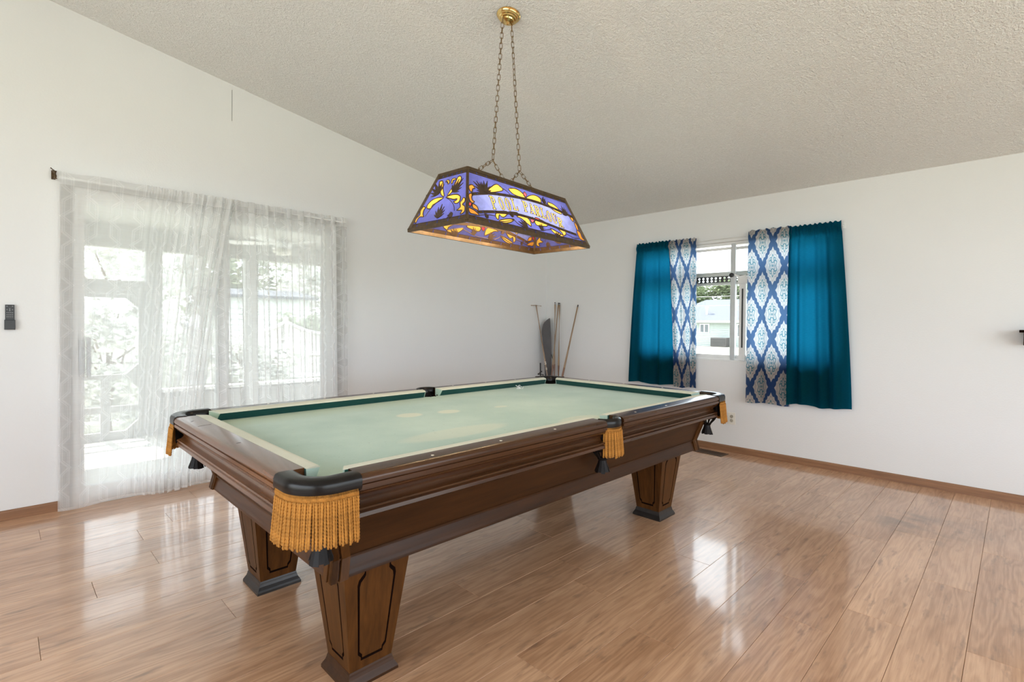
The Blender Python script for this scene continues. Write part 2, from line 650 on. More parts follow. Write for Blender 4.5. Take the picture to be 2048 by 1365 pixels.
def tube(bm, pts, rad, seg=8, closed=False, cap=True, mi=0):
    pts = [Vector(p) for p in pts]
    n = len(pts)
    rings = []
    rads = rad if isinstance(rad, (list, tuple)) else [rad] * n
    pa = None
    for i, p in enumerate(pts):
        if closed:
            t = pts[(i + 1) % n] - pts[i - 1]
        else:
            t = pts[min(i + 1, n - 1)] - pts[max(i - 1, 0)]
        if t.length < 1e-9:
            t = Vector((0, 0, 1))
        t.normalize()
        if pa is None:
            a, b = frame_at(t)
        else:
            a = (pa - t * pa.dot(t)).normalized()
            b = t.cross(a).normalized()
        pa = a
        rings.append([bm.verts.new(p + (a * math.cos(2 * PI * k / seg) + b * math.sin(2 * PI * k / seg)) * rads[i]) for k in range(seg)])
    for i in range(n if closed else n - 1):
        r0, r1 = rings[i], rings[(i + 1) % n]
        for k in range(seg):
            f = bm.faces.new((r0[k], r0[(k + 1) % seg], r1[(k + 1) % seg], r1[k]))
            f.material_index = mi
    if cap and not closed:
        bm.faces.new(list(reversed(rings[0]))).material_index = mi
        bm.faces.new(rings[-1]).material_index = mi


def lathe(bm, prof, seg=24, c=(0, 0, 0), mi=0, ax=None):
    """prof list of (r,z); ax optional matrix 3x3"""
    c = Vector(c)
    rings = []
    for r, z in prof:
        ring = []
        for k in range(seg):
            a = 2 * PI * k / seg
            v = Vector((r * math.cos(a), r * math.sin(a), z))
            if ax:
                v = ax @ v
            ring.append(bm.verts.new(c + v))
        rings.append(ring)
    for i in range(len(prof) - 1):
        for k in range(seg):
            f = bm.faces.new((rings[i][k], rings[i][(k + 1) % seg], rings[i + 1][(k + 1) % seg], rings[i + 1][k]))
            f.material_index = mi
    bm.faces.new(list(reversed(rings[0]))).material_index = mi
    bm.faces.new(rings[-1]).material_index = mi


def poly_slab(bm, loops, fn, t0, t1, mi=0):
    """2D polygon with holes (loops[0] outer) made a slab: fn(u,v,w)->xyz, w from t0 to t1"""
    flat = [p for l in loops for p in l]
    tris = tessellate_polygon([[Vector((p[0], p[1], 0)) for p in l] for l in loops])
    a = [bm.verts.new(fn(p[0], p[1], t0)) for p in flat]
    b = [bm.verts.new(fn(p[0], p[1], t1)) for p in flat]
    for t in tris:
        for s, q in ((a, t), (b, tuple(reversed(t)))):
            try:
                bm.faces.new([s[i] for i in q]).material_index = mi
            except ValueError:
                pass
    o = 0
    for l in loops:
        n = len(l)
        for i in range(n):
            j = (i + 1) % n
            try:
                bm.faces.new((a[o + i], a[o + j], b[o + j], b[o + i])).material_index = mi
            except ValueError:
                pass
        o += n


def crom(pts, n=6, closed=True):
    out = []
    m = len(pts)
    rng = range(m) if closed else range(m - 1)
    for i in rng:
        p0 = pts[(i - 1) % m] if closed or i > 0 else pts[0]
        p1 = pts[i]
        p2 = pts[(i + 1) % m]
        p3 = pts[(i + 2) % m] if closed or i + 2 < m else pts[-1]
        for k in range(n):
            t = k / n
            out.append(tuple(0.5 * ((2 * p1[d]) + (-p0[d] + p2[d]) * t + (2 * p0[d] - 5 * p1[d] + 4 * p2[d] - p3[d]) * t * t + (-p0[d] + 3 * p1[d] - 3 * p2[d] + p3[d]) * t ** 3) for d in range(len(p1))))
    if not closed:
        out.append(tuple(pts[-1]))
    return out


def sweep_prof(bm, prof, base, d, out, a0, a1, sh0=0.0, sh1=0.0, mi=0):
    """closed profile [(o,z)] swept along d between a0 and a1; ends sheared by o"""
    base, d, out = Vector(base), Vector(d), Vector(out)
    A = [bm.verts.new(base + d * (a0 + sh0 * o) + out * o + Vector((0, 0, z))) for o, z in prof]
    Bv = [bm.verts.new(base + d * (a1 + sh1 * o) + out * o + Vector((0, 0, z))) for o, z in prof]
    n = len(prof)
    for i in range(n):
        j = (i + 1) % n
        bm.faces.new((A[i], A[j], Bv[j], Bv[i])).material_index = mi
    bm.faces.new(A).material_index = mi
    bm.faces.new(list(reversed(Bv))).material_index = mi

# ================================================================== THE ROOM
SL = 0.1645


def ceil_z(x):
    return 2.455 - SL * x


XB, YF = -7.6, -7.0
bm = B()
# window wall, plane x=0
WY0, WY1, WZ0, WZ1 = -3.27, -1.36, 0.885, 2.055
poly_slab(bm, [[(YF - 0.1, -0.05), (0.12, -0.05), (0.12, 2.47), (YF - 0.1, 2.47)],
               [(WY0, WZ0), (WY0, WZ1), (WY1, WZ1), (WY1, WZ0)]], lambda u, v, t: Vector((t, u, v)), 0, 0.13)
struct(obj('wall_right', bm, 'wall'), 'off-white window wall')
bm = B()
DX0, DX1, DZ1 = -4.70, -2.88, 2.10
poly_slab(bm, [[(XB - 0.1, -0.05), (DX0, -0.05), (DX0, DZ1), (DX1, DZ1), (DX1, -0.05), (0.0, -0.05), (0.0, ceil_z(0) + 0.02), (XB - 0.1, ceil_z(XB - 0.1) + 0.02)]],
          lambda u, v, t: Vector((u, t, v)), 0, 0.13)
struct(obj('wall_left', bm, 'wall'), 'off-white gable wall with sliding door')
bm = B()
poly_slab(bm, [[(YF, -0.05), (0.0, -0.05), (0.0, ceil_z(XB) + 0.02), (YF, ceil_z(XB) + 0.02)], [(-5.9, 0.35), (-5.9, 2.35), (-1.3, 2.35), (-1.3, 0.35)]],
          lambda u, v, t: Vector((t, u, v)), XB - 0.13, XB)
struct(obj('wall_back', bm, 'wall'))
bm = B()
poly_slab(bm, [[(XB, -0.05), (0.0, -0.05), (0.0, ceil_z(0) + 0.02), (XB, ceil_z(XB) + 0.02)], [(-6.2, 0.35), (-6.2, 2.35), (-1.0, 2.35), (-1.0, 0.35)]],
          lambda u, v, t: Vector((u, t, v)), YF - 0.13, YF)
struct(obj('wall_front', bm, 'wall'))
bm = B()
poly_slab(bm, [[(0.14, ceil_z(0.14)), (0.14, ceil_z(0.14) + 0.12), (XB - 0.13, ceil_z(XB - 0.13) + 0.12), (XB - 0.13, ceil_z(XB - 0.13))]],
          lambda u, v, t: Vector((u, t, v)), YF - 0.13, 0.13)
struct(obj('ceiling', bm, 'ceiling'), 'textured sloping ceiling')
# thin drywall seam above the curtains
bm = B()
box(bm, -3.752, -3.750, -0.0012, 0.0, 2.79, 3.03)
struct(obj('trim_1', bm, 'groove'), 'hairline seam in the gable wall')

# floor with laminate planks
bm = B()
box(bm, XB, 0.0, YF, 0.0, -0.05, -0.008)
floor = struct(obj('floor', bm, 'sub'), 'wood-look laminate floor')


def plank_bm(l, wd):
    bm = B()
    e = 0.0014
    x0, x1, y0, y1 = 0, l, 0, wd
    g = 0.0005
    v = [bm.verts.new(p) for p in ((x0 + g, y0 + g, -0.008), (x1 - g, y0 + g, -0.008), (x1 - g, y1 - g, -0.008), (x0 + g, y1 - g, -0.008),
                                  (x0 + g, y0 + g, -0.0012), (x1 - g, y0 + g, -0.0012), (x1 - g, y1 - g, -0.0012), (x0 + g, y1 - g, -0.0012),
                                  (x0 + e, y0 + e, 0), (x1 - e, y0 + e, 0), (x1 - e, y1 - e, 0), (x0 + e, y1 - e, 0))]
    for f in ((0, 3, 2, 1), (0, 1, 5, 4), (1, 2, 6, 5), (2, 3, 7, 6), (3, 0, 4, 7), (4, 5, 9, 8), (5, 6, 10, 9), (6, 7, 11, 10), (7, 4, 8, 11), (8, 9, 10, 11)):
        bm.faces.new([v[i] for i in f])
    return bm


PW, PL = 0.196, 1.215
full = {}
offs = [0.40, 0.81, 0.18, 0.0, 0.62, 0.0, 0.95, 0.34, 0.75, 0.12, 0.55]
rnd = random.Random(3)
for row in range(-1, 36):
    y1 = -0.13 - PW * row
    y0 = y1 - PW
    y1 = min(y1, 0.0)
    y0 = max(y0, YF)
    if y1 - y0 < 0.01:
        continue
    off = -4.465 + offs[(row) % 11] + (0 if row < 11 else rnd.random() * 0.25)
    xs = []
    x = off - PL * 4
    while x < 0.0:
        a, b = max(x, XB), min(x + PL, 0.0)
        if b - a > 0.02:
            xs.append((a, b))
        x += PL
    for a, b in xs:
        key = (round(b - a, 3), round(y1 - y0, 3))
        if key in full:
            inst(full[key], floor, (a, y0, 0), name='plank')
        else:
            o = obj('plank', plank_bm(b - a, y1 - y0), 'plank', floor)
            o.location = (a, y0, 0)
            full[key] = o

# baseboards
BP = [(0, 0), (0.013, 0), (0.013, 0.050), (0.010, 0.058), (0.004, 0.062), (0, 0.062)]
bm = B()
sweep_prof(bm, BP, (0, 0, 0), (0, -1, 0), (-1, 0, 0), 0.0, 7.0)
struct(obj('baseboard_right', bm, 'basey'), 'low brown baseboard under the window wall')
bm = B()
sweep_prof(bm, BP, (0, 0, 0), (1, 0, 0), (0, -1, 0), XB, DX0 - 0.06)
struct(obj('baseboard_left', bm, 'base'), 'low brown baseboard left of the sliding door')
bm = B()
sweep_prof(bm, BP, (0, 0, 0), (1, 0, 0), (0, -1, 0), DX1 + 0.06, -0.013)
struct(obj('baseboard_left', bm, 'base'), 'low brown baseboard between sliding door and corner')


# ------------------------------------------------------------------ window_1
def frame_rect(bm, a0, a1, b0, b1, w, t0, t1, ax, mi=0, ws=None):
    wl, wr, wb, wt = ws or (w, w, w, w)
    def bx(p0, p1, q0, q1):
        if ax == 'x':
            box(bm, t0, t1, p0, p1, q0, q1, 0.0015, mi)
        else:
            box(bm, p0, p1, t0, t1, q0, q1, 0.0015, mi)
    bx(a0, a0 + wl, b0, b1)
    bx(a1 - wr, a1, b0, b1)
    bx(a0 + wl, a1 - wr, b0, b0 + wb)
    bx(a0 + wl, a1 - wr, b1 - wt, b1)


win = thing('window_1', 'wide sliding window behind the blue curtains', 'window', (0, 0, 0))
del win['category']
win['kind'] = 'structure'
bm = B()
frame_rect(bm, WY0, WY1, WZ0, WZ1, 0.030, 0.035, 0.115, 'x')
obj('window_frame', bm, 'whitevinyl', win)
bm = B()
frame_rect(bm, WY0 + 0.03, -2.335, WZ0 + 0.03, WZ1 - 0.045, 0.028, 0.075, 0.10, 'x')
obj('window_sash', bm, 'whitevinyl', win)
bm = B()
box(bm, 0.086, 0.089, WY0 + 0.05, -2.36, WZ0 + 0.05, WZ1 - 0.065)
obj('pane', bm, 'glass', win)
bm = B()
frame_rect(bm, -2.40, WY1 - 0.03, WZ0 + 0.03, WZ1 - 0.045, 0.026, 0.048, 0.072, 'x')
obj('window_sash', bm, 'whitevinyl', win)
bm = B()
box(bm, 0.059, 0.062, -2.38, WY1 - 0.05, WZ0 + 0.05, WZ1 - 0.065)
obj('pane', bm, 'glass', win)
bm = B()
box(bm, 0.030, 0.047, -2.402, -2.358, WZ0 + 0.012, WZ1 - 0.018, 0.003)
obj('aluminium_stile', bm, 'alu', win)['label'] = 'aluminium centre stile'
# horizontal perforated bar
PB = B()
ps = B()
yb0, yb1 = WY0 + 0.03, WY1 - 0.03
box(PB, 0.104, 0.116, yb0, yb1, 1.730, 1.772, 0.002)
box(PB, 0.104, 0.116, yb0, yb1, 1.640, 1.666, 0.002)
bar = obj('cross_rail', PB, 'whitevinyl', win)
y = yb0 + 0.02
outer = [(yb0, 1.666), (yb1, 1.666), (yb1, 1.730), (yb0, 1.730)]
holes = []
k = 0
while y < yb1 - 0.02:
    for zz in (1.684, 1.712):
        holes.append([(y + 0.011 * math.cos(a), zz + 0.011 * math.sin(a)) for a in [2 * PI * q / 8 for q in range(8)]])
    y += 0.0435
poly_slab(ps, [outer] + holes, lambda u, v, t: Vector((t, u, v)), 0.108, 0.111)
obj('perforated_strip', ps, 'black', win)['label'] = 'black strip with two rows of holes'
bm = B()
lathe(bm, [(0.004, 0), (0.020, 0.002), (0.022, 0.012), (0.018, 0.020), (0.006, 0.022)], 20, (0.030, -2.366, 1.728), ax=Matrix.Rotation(R_(-90), 3, 'Y'))
obj('knob', bm, 'black', win)['label'] = 'black round clamp knob'
bm = B()
box(bm, 0.020, 0.045, -2.505, -2.443, WZ0 + 0.012, 1.665, 0.003)
obj('track', bm, 'whitevinyl', win)
bm = B()
box(bm, 0.0175, 0.0215, -2.482, -2.468, 1.02, 1.59, 0.0)
obj('slot', bm, 'black', win)['label'] = 'dark slot in the white track'
bm = B()
poly_slab(bm, [[(-2.43, 1.640), (-2.520, 1.640), (-2.525, 1.705), (-2.500, 1.722), (-2.45, 1.715), (-2.40, 1.735), (-2.40, 1.725), (-2.43, 1.70)]], lambda u, v, t: Vector((t, u, v)), 0.016, 0.022)
for (yy, zz) in ((-2.445, 1.655), (-2.508, 1.655), (-2.508, 1.695), (-2.45, 1.695)):
    lathe(bm, [(0.004, 0), (0.004, 0.003)], 8, (0.016, yy, zz), ax=Matrix.Rotation(R_(-90), 3, 'Y'))
obj('corner_bracket', bm, 'whitevinyl', win)
bm = B()
box(bm, -0.004, 0.034, WY0 + 0.001, WY1 - 0.001, WZ0, WZ0 + 0.006, 0.001)
obj('sill', bm, 'whitevinyl', win)

# ------------------------------------------------------------------ door_1 (sliding)
door = thing('door_1', 'white sliding glass door behind the sheer curtains', 'door', (0, 0, 0))
del door['category']
door['kind'] = 'structure'
bm = B()
frame_rect(bm, DX0, DX1, 0.0, DZ1, 0.05, 0.005, 0.125, 'y', ws=(0.035, 0.035, 0.03, 0.035))
obj('door_frame', bm, 'whitevinyl', door)
bm = B()
frame_rect(bm, DX0 + 0.035, -3.76, 0.03, 2.065, 0.06, 0.02, 0.055, 'y', ws=(0.032, 0.075, 0.09, 0.06))
obj('sliding_panel', bm, 'whitevinyl', door)
bm = B()
box(bm, DX0 + 0.06, -3.82, 0.035, 0.040, 0.11, 2.02)
obj('pane', bm, 'glass', door)
bm = B()
frame_rect(bm, -3.84, DX1 - 0.035, 0.03, 2.065, 0.06, 0.07, 0.105, 'y', ws=(0.06, 0.075, 0.09, 0.06))
obj('fixed_panel', bm, 'whitevinyl', door)
bm = B()
box(bm, -3.79, DX1 - 0.10, 0.085, 0.090, 0.11, 2.02)
obj('pane', bm, 'glass', door)
bm = B()
hx = -4.618
tube(bm, [(hx, 0.02, 1.075), (hx, -0.022, 1.075)], 0.005, 8)
tube(bm, [(hx, 0.02, 0.90), (hx, -0.022, 0.90)], 0.005, 8)
box(bm, hx - 0.010, hx + 0.014, -0.036, -0.020, 0.855, 1.115, 0.006)
box(bm, hx - 0.045, hx - 0.012, 0.012, 0.021, 0.87, 1.09, 0.003)
obj('door_handle', bm, 'alu', door)['label'] = 'grey pull handle'
# white casing round the door
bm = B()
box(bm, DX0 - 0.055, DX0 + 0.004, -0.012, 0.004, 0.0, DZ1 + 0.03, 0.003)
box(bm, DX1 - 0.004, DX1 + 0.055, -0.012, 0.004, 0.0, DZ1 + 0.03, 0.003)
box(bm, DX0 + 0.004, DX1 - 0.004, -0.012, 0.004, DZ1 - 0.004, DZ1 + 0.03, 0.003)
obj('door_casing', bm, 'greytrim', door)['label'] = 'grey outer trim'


# ------------------------------------------------------------------ curtains
def cloth(name, mat, ncol, nrow, fn, uvfn, parent=None):
    """fn(s,t)->xyz with s,t in 0..1; uvfn(s,t)->(u,v)"""
    bm = B()
    uvl = bm.loops.layers.uv.new('UVMap')
    g = [[bm.verts.new(fn(i / ncol, j / nrow)) for i in range(ncol + 1)] for j in range(nrow + 1)]
    for j in range(nrow):
        for i in range(ncol):
            f = bm.faces.new((g[j][i], g[j][i + 1], g[j + 1][i + 1], g[j + 1][i]))
            f.smooth = True
            for lp, (a, b) in zip(f.loops, ((i, j), (i + 1, j), (i + 1, j + 1), (i, j + 1))):
                lp[uvl].uv = uvfn(a / ncol, b / nrow)
    return obj(name, bm, mat, parent, smooth='keep')


def sstep(a, b, x):
    t = max(0.0, min(1.0, (x - a) / (b - a)))
    return t * t * (3 - 2 * t)


def window_curtain(name, label, mat, yt0, yt1, yb0, yb1, zt, zb, folds, amp, seed, clothw, base=-0.055, lift=0.0, curve=0.0):
    """hung on the rod of the window wall; y runs from yt0 (left in the photo) to yt1"""
    rg = random.Random(seed)
    ph = [rg.random() * 6.28 for _ in range(8)]
    fr = [folds * (0.8 + 0.4 * rg.random()) for _ in range(3)]

    def warp(s):
        return s + 0.035 * math.sin(2 * PI * s * 1.3 + ph[6]) * math.sin(PI * s)

    def fn(s, t):
        z = zb + (zt - zb) * t
        q = warp(s)
        k = t ** 1.4
        y = (yb0 + (yt0 - yb0) * k) * (1 - q) + (yb1 + (yt1 - yb1) * k) * q
        a = amp * (0.55 + 0.75 * (1 - t))
        gather = sstep(0.90, 0.97, t)
        d = a * (0.62 * math.sin(2 * PI * q * fr[0] + ph[0] + 0.5 * (1 - t)) + 0.28 * math.sin(2 * PI * q * fr[1] * 1.9 + ph[1] - 0.7 * t) + 0.15 * math.sin(2 * PI * q * fr[2] * 0.6 + ph[2] + 2.1 * t))
        d *= (1 - 0.55 * gather)
        d += gather * 0.006 * math.sin(2 * PI * q * folds * 4.2 + ph[3])
        # rod pocket bulges round the rod
        rp = math.exp(-((t - 0.965) / 0.014) ** 2)
        d += 0.012 * rp
        neck = math.exp(-((t - 0.938) / 0.008) ** 2)
        d -= 0.006 * neck
        if t > 0.98:
            z += 0.006 * math.sin(2 * PI * q * folds * 3.1 + ph[4]) * (t - 0.98) / 0.02
        z += lift * s * (1 - t)
        z -= 0.008 * math.sin(2 * PI * q * 1.4 + ph[5]) * (1 - t)
        x = base - d - curve * math.sin(PI * min(1, max(0, (1 - t)))) * 0.02
        x = min(x, -0.016)
        return (x, y, z)

    def uvfn(s, t):
        return (seed * 0.37 + warp(s) * clothw, (zb + (zt - zb) * t))
    o = cloth(name, mat, 150, 120, fn, uvfn)
    return tag(o, label, 'curtain', 'short curtains over the window')


window_curtain('curtain', 'plain teal curtain left of the window, nearest the cue sticks', 'teal', -1.365, -1.755, -1.275, -1.835, 2.125, 0.600, 3.2, 0.026, 1, 0.62)
window_curtain('curtain', 'narrow blue and cream damask curtain beside the left teal curtain', 'damask', -1.735, -2.042, -1.815, -2.050, 2.120, 0.588, 2.6, 0.022, 2, 0.46, base=-0.058, lift=0.01)
window_curtain('curtain', 'wide blue and cream damask curtain beside the right teal curtain', 'damask', -2.552, -2.925, -2.552, -2.930, 2.125, 0.515, 2.0, 0.020, 3, 0.46, base=-0.060)
window_curtain('curtain', 'plain teal curtain at the right end of the rod', 'teal', -2.905, -3.300, -2.905, -3.395, 2.120, 0.535, 3.3, 0.027, 4, 0.60, curve=1.0)
rod = thing('curtain_rod', 'slim white rod carrying the four short window curtains', 'curtain rod', (-0.040, -2.33, 2.080))
bm = B()
tube(bm, [(0, 0.965, 0), (0, -0.975, 0)], 0.006, 10)
obj('rod', bm, 'whitevinyl', rod)
for yy in (0.972, -0.982):
    bm = B()
    tube(bm, [(0.040, yy, 0.006), (0.02, yy, 0.006), (0.0, yy, 0.0)], 0.005, 8)
    box(bm, 0.033, 0.040, yy - 0.012, yy + 0.012, -0.02, 0.03, 0.001)
    obj('bracket', bm, 'whitevinyl', rod)


def sheer_panel(label, xt0, xt1, xb0, xb1, zt, zb, seed, clothw, folds, base, flat=0.3):
    rg = random.Random(seed)
    ph = [rg.random() * 6.28 for _ in range(8)]

    def warp(s):
        # cloth is bunched towards the far end (s=1), flat near s=0
        return s ** (1 - flat * 0.25)

    def fn(s, t):
        z = zb + (zt - zb) * t
        q = s
        y = xb0 + (xt0 - xb0) * t
        x = (xb0 + (xt0 - xb0) * t) * (1 - q) + (xb1 + (xt1 - xb1) * t ** 1.5) * q
        dens = sstep(0.52, 0.80, q) if seed == 11 else 1.0
        a = 0.005 + 0.030 * dens
        c = folds * (0.12 * q + 0.88 * max(0.0, q - 0.45) / 0.55 if seed == 11 else q)
        d = a * (0.65 * math.sin(2 * PI * c + ph[0] + 0.6 * (1 - t)) + 0.3 * math.sin(2 * PI * c * 1.73 + ph[1] + 0.8 * t) + 0.14 * math.sin(2 * PI * c * 3.1 + ph[2]))
        # pinched folds overlap sideways
        x += 0.35 * a * math.sin(4 * PI * c + ph[3] + 0.5 * t) * (0.3 + 0.7 * dens)
        g = sstep(0.955, 0.985, t)
        d = d * (1 - 0.6 * g) + g * 0.004 * math.sin(2 * PI * c * 3.7 + ph[4])
        rp = math.exp(-((t - 0.982) / 0.009) ** 2)
        d += 0.008 * rp
        if t > 0.99:
            z += 0.004 * math.sin(2 * PI * c * 2.9 + ph[4])
        z += 0.010 * math.sin(2 * PI * q * 1.6 + ph[5]) * (1 - t) ** 3
        return (x, min(base - d, -0.02), z)

    def uvfn(s, t):
        return (0.02 + s * 1.0 + max(0.0, s - 0.5) * 1.1 if seed == 11 else seed + s * clothw, (zb + (zt - zb) * t))
    o = cloth('sheer_curtain', 'sheer', 300, 70, fn, uvfn)
    return tag(o, label, 'curtain', 'white sheer curtains over the sliding door')


sheer_panel('white sheer curtain over the left half of the door, nearest the wall remote', -4.764, -3.745, -4.772, -4.000, 2.165, 0.018, 11, 1.55, 9.5, -0.075)
sheer_panel('white sheer curtain over the right half of the door, ending behind the pool table', -4.10, -2.842, -4.045, -2.810, 2.165, 0.022, 12, 2.3, 13.0, -0.062)
rod = thing('curtain_rod', 'thin rod above the sliding door with a dark bracket at its left end', 'curtain rod', (-3.8, -0.07, 2.125))
bm = B()
tube(bm, [(-0.965, 0, 0), (0.962, 0, 0)], 0.007, 10)
obj('rod', bm, 'whitevinyl', rod)
bm = B()
box(bm, -0.998, -0.978, 0.06, 0.068, -0.005, 0.05, 0.001)
tube(bm, [(-0.988, 0.064, 0.032), (-0.99, 0.03, 0.045), (-0.985, 0.0, 0.02), (-0.980, 0.0, 0.0)], 0.006, 8)
tube(bm, [(-1.005, 0.0, 0.052), (-0.985, 0.0, 0.035)], 0.004, 6)
tube(bm, [(-0.985, -0.002, 0.036), (-0.983, -0.002, -0.012)], 0.010, 10)
obj('bracket', bm, 'antique', rod)['label'] = 'dark metal end bracket'
bm = B()
box(bm, 0.962, 0.975, 0.0, 0.068, -0.008, 0.008, 0.002)
obj('bracket', bm, 'whitevinyl', rod)

# ------------------------------------------------------------------ small wall things
rem = thing('remote_control', 'small black remote in a wall holder left of the door', 'remote', (-4.986, 0.0, 1.165))
bm = B()
box(bm, -0.024, 0.024, -0.024, 0.0, 0.0, 0.060, 0.002)
obj('wall_holder', bm, 'black', rem)
bm = B()
box(bm, -0.0205, 0.0205, -0.018, -0.006, 0.006, 0.152, 0.002)
obj('remote_body', bm, 'black', rem)
bm = B()
for j, zz in enumerate((0.142, 0.128, 0.122, 0.115, 0.103, 0.090, 0.078)):
    for xx in ((-0.012, 0.012) if j in (0,) else (0,) if j in (1, 3) else (-0.012, 0.0, 0.012) if j in (2,) else (-0.012, -0.004, 0.004, 0.012)):
        box(bm, xx - 0.0022, xx + 0.0022, -0.0195, -0.0178, zz - 0.0016, zz + 0.0016)
obj('buttons', bm, 'greybtn', rem)['kind'] = 'stuff'

outlet = thing('wall_outlet', 'ivory two-socket wall outlet right of the table near the floor', 'outlet', (0, -2.397, 0.328))
bm = B()
box(bm, -0.006, 0.0, -0.036, 0.036, -0.058, 0.058, 0.002)
obj('cover_plate', bm, 'plate', outlet)
for zz in (-0.020, 0.020):
    bm = B()
    lathe(bm, [(0.0165, 0.0), (0.0165, 0.003), (0.015, 0.0035)], 20, (-0.0055, 0, zz), ax=Matrix.Rotation(R_(-90), 3, 'Y'))
    s = obj('socket', bm, 'socketface', outlet)
    bm = B()
    for yy in (-0.006, 0.006):
        box(bm, -0.0096, -0.0088, yy - 0.0011, yy + 0.0011, zz - 0.001, zz + 0.008)
    lathe(bm, [(0.0022, 0.0), (0.0022, 0.0008)], 10, (-0.0088, 0, zz - 0.008), ax=Matrix.Rotation(R_(-90), 3, 'Y'))
    obj('slots', bm, 'black', s)

vent = thing('floor_vent', 'brown slotted floor register by the right baseboard', 'vent', (-0.178, -2.262, 0.0), R_(-4))
bm = B()
for (a, b, c, d) in ((-0.075, 0.075, -0.150, -0.134), (-0.075, 0.075, 0.134, 0.150), (-0.075, -0.058, -0.134, 0.134), (0.058, 0.075, -0.134, 0.134)):
    box(bm, a, b, c, d, 0.0, 0.005, 0.001)
obj('vent_frame', bm, 'vent', vent)
bm = B()
box(bm, -0.058, 0.058, -0.134, 0.134, 0.0002, 0.0008)
obj('duct_dark', bm, 'black', vent)
bm = B()
for k in range(22):
    y = -0.128 + k * 0.0122
    box(bm, -0.058, 0.058, y - 0.002, y + 0.002, 0.0008, 0.004)
obj('slat', bm, 'vent', vent)

# dark wood ledge that just enters the picture at the right edge
sh = thing('wall_shelf', 'dark wooden moulded shelf end at the right edge of the photo', 'shelf', (0, -4.372, 1.20))
bm = B()
box(bm, -0.16, 0.0, -1.1, 0.0, 0.0, 0.018, 0.003)
obj('shelf_board', bm, 'groove', sh)
bm = B()
pts = [(0.0, 0.0), (-0.145, 0.0), (-0.145, -0.012), (-0.125, -0.030), (-0.115, -0.055), (-0.085, -0.078), (-0.03, -0.088), (0.0, -0.09)]
poly_slab(bm, [pts], lambda u, v, t: Vector((u, t, v)), -1.08, -0.022)
obj('cove_moulding', bm, 'groove', sh)


# ================================================================== POOL TABLE
TX, TY, TR = -3.1035, -2.2884, -0.0043
T = thing('pool_table', 'walnut pool table with faded pale green cloth and gold fringed pockets', 'pool table', (TX, TY, 0), TR)
HL, HW, TZ = 1.382, 0.771, 0.7925
NL, NW = 1.238, 0.632        # cushion nose
SLx, SWy = 1.292, 0.686      # wood seam
BZ = 0.745                   # cloth height
SPX = 0.075                  # side pocket position along the table
CX, CY = 1.266, 0.656        # corner pocket centre
PR = 0.060

# slate bed with cloth, circular bites for the six pockets
loop = []


def arc_pts(cx, cy, r, a0, a1, n=14):
    return [(cx + r * math.cos(R_(a0 + (a1 - a0) * i / n)), cy + r * math.sin(R_(a0 + (a1 - a0) * i / n))) for i in range(n + 1)]


bl, bw = 1.30, 0.695
loop += [(-bl + 0.12, -bw)]
loop += [(SPX - 0.06, -bw)] + arc_pts(SPX, -bw - 0.012, 0.060, 168, 12) + [(SPX + 0.06, -bw)]
loop += [(bl - 0.12, -bw)] + arc_pts(CX, -CY, PR, 215, 55)[1:-1] + [(bl, -bw + 0.12)]
loop += [(bl, bw - 0.12)] + arc_pts(CX, CY, PR, 305, 145)[1:-1] + [(bl - 0.12, bw)]
loop += [(SPX + 0.06, bw)] + arc_pts(SPX, bw + 0.012, 0.060, -12, -168) + [(SPX - 0.06, bw)]
loop += [(-bl + 0.12, bw)] + arc_pts(-CX, CY, PR, 35, -125)[1:-1] + [(-bl, bw - 0.12)]
loop += [(-bl, -bw + 0.12)] + arc_pts(-CX, -CY, PR, 125, -35)[1:-1]
bm = B()
poly_slab(bm, [loop], lambda u, v, t: Vector((u, v, t)), BZ - 0.025, BZ)
obj('playing_cloth', bm, 'felt', T)

# rail: wood profile (o = distance outwards from the seam line)
def rail_prof(w):
    # w = seam to outer face
    e = w
    pr = [(0.0, 0.700), (0.0, TZ), (e - 0.020, TZ), (e - 0.010, TZ - 0.002), (e - 0.003, TZ - 0.008), (e, TZ - 0.016), (e - 0.001, TZ - 0.024),
          (e - 0.006, TZ - 0.0255), (e - 0.006, TZ - 0.028), (e - 0.001, TZ - 0.030), (e - 0.002, TZ - 0.043), (e - 0.010, TZ - 0.0455), (e - 0.0105, TZ - 0.049)]
    # ogee: bulging belly that sweeps in, then a ledge flaring out
    for i in range(9):
        a = i / 8
        pr.append((e - 0.008 - 0.030 * math.sin(a * PI * 0.5) ** 1.6 - 0.0, TZ - 0.050 - 0.036 * a))
    pr += [(e - 0.036, TZ - 0.090), (e - 0.028, TZ - 0.096), (e - 0.014, TZ - 0.100), (e - 0.011, TZ - 0.104), (e - 0.014, TZ - 0.108), (e - 0.017, TZ - 0.111), (e - 0.012, TZ - 0.114), (e - 0.010, TZ - 0.125), (e - 0.016, TZ - 0.130), (e - 0.10, TZ - 0.130)]
    return pr


def cushion_prof():
    # o negative = towards the table centre
    return [(0.0, TZ - 0.001), (0.0, BZ + 0.001), (-0.030, BZ + 0.001), (-0.048, TZ - 0.016), (-0.0535, TZ - 0.0095), (-0.054, TZ - 0.0075)]


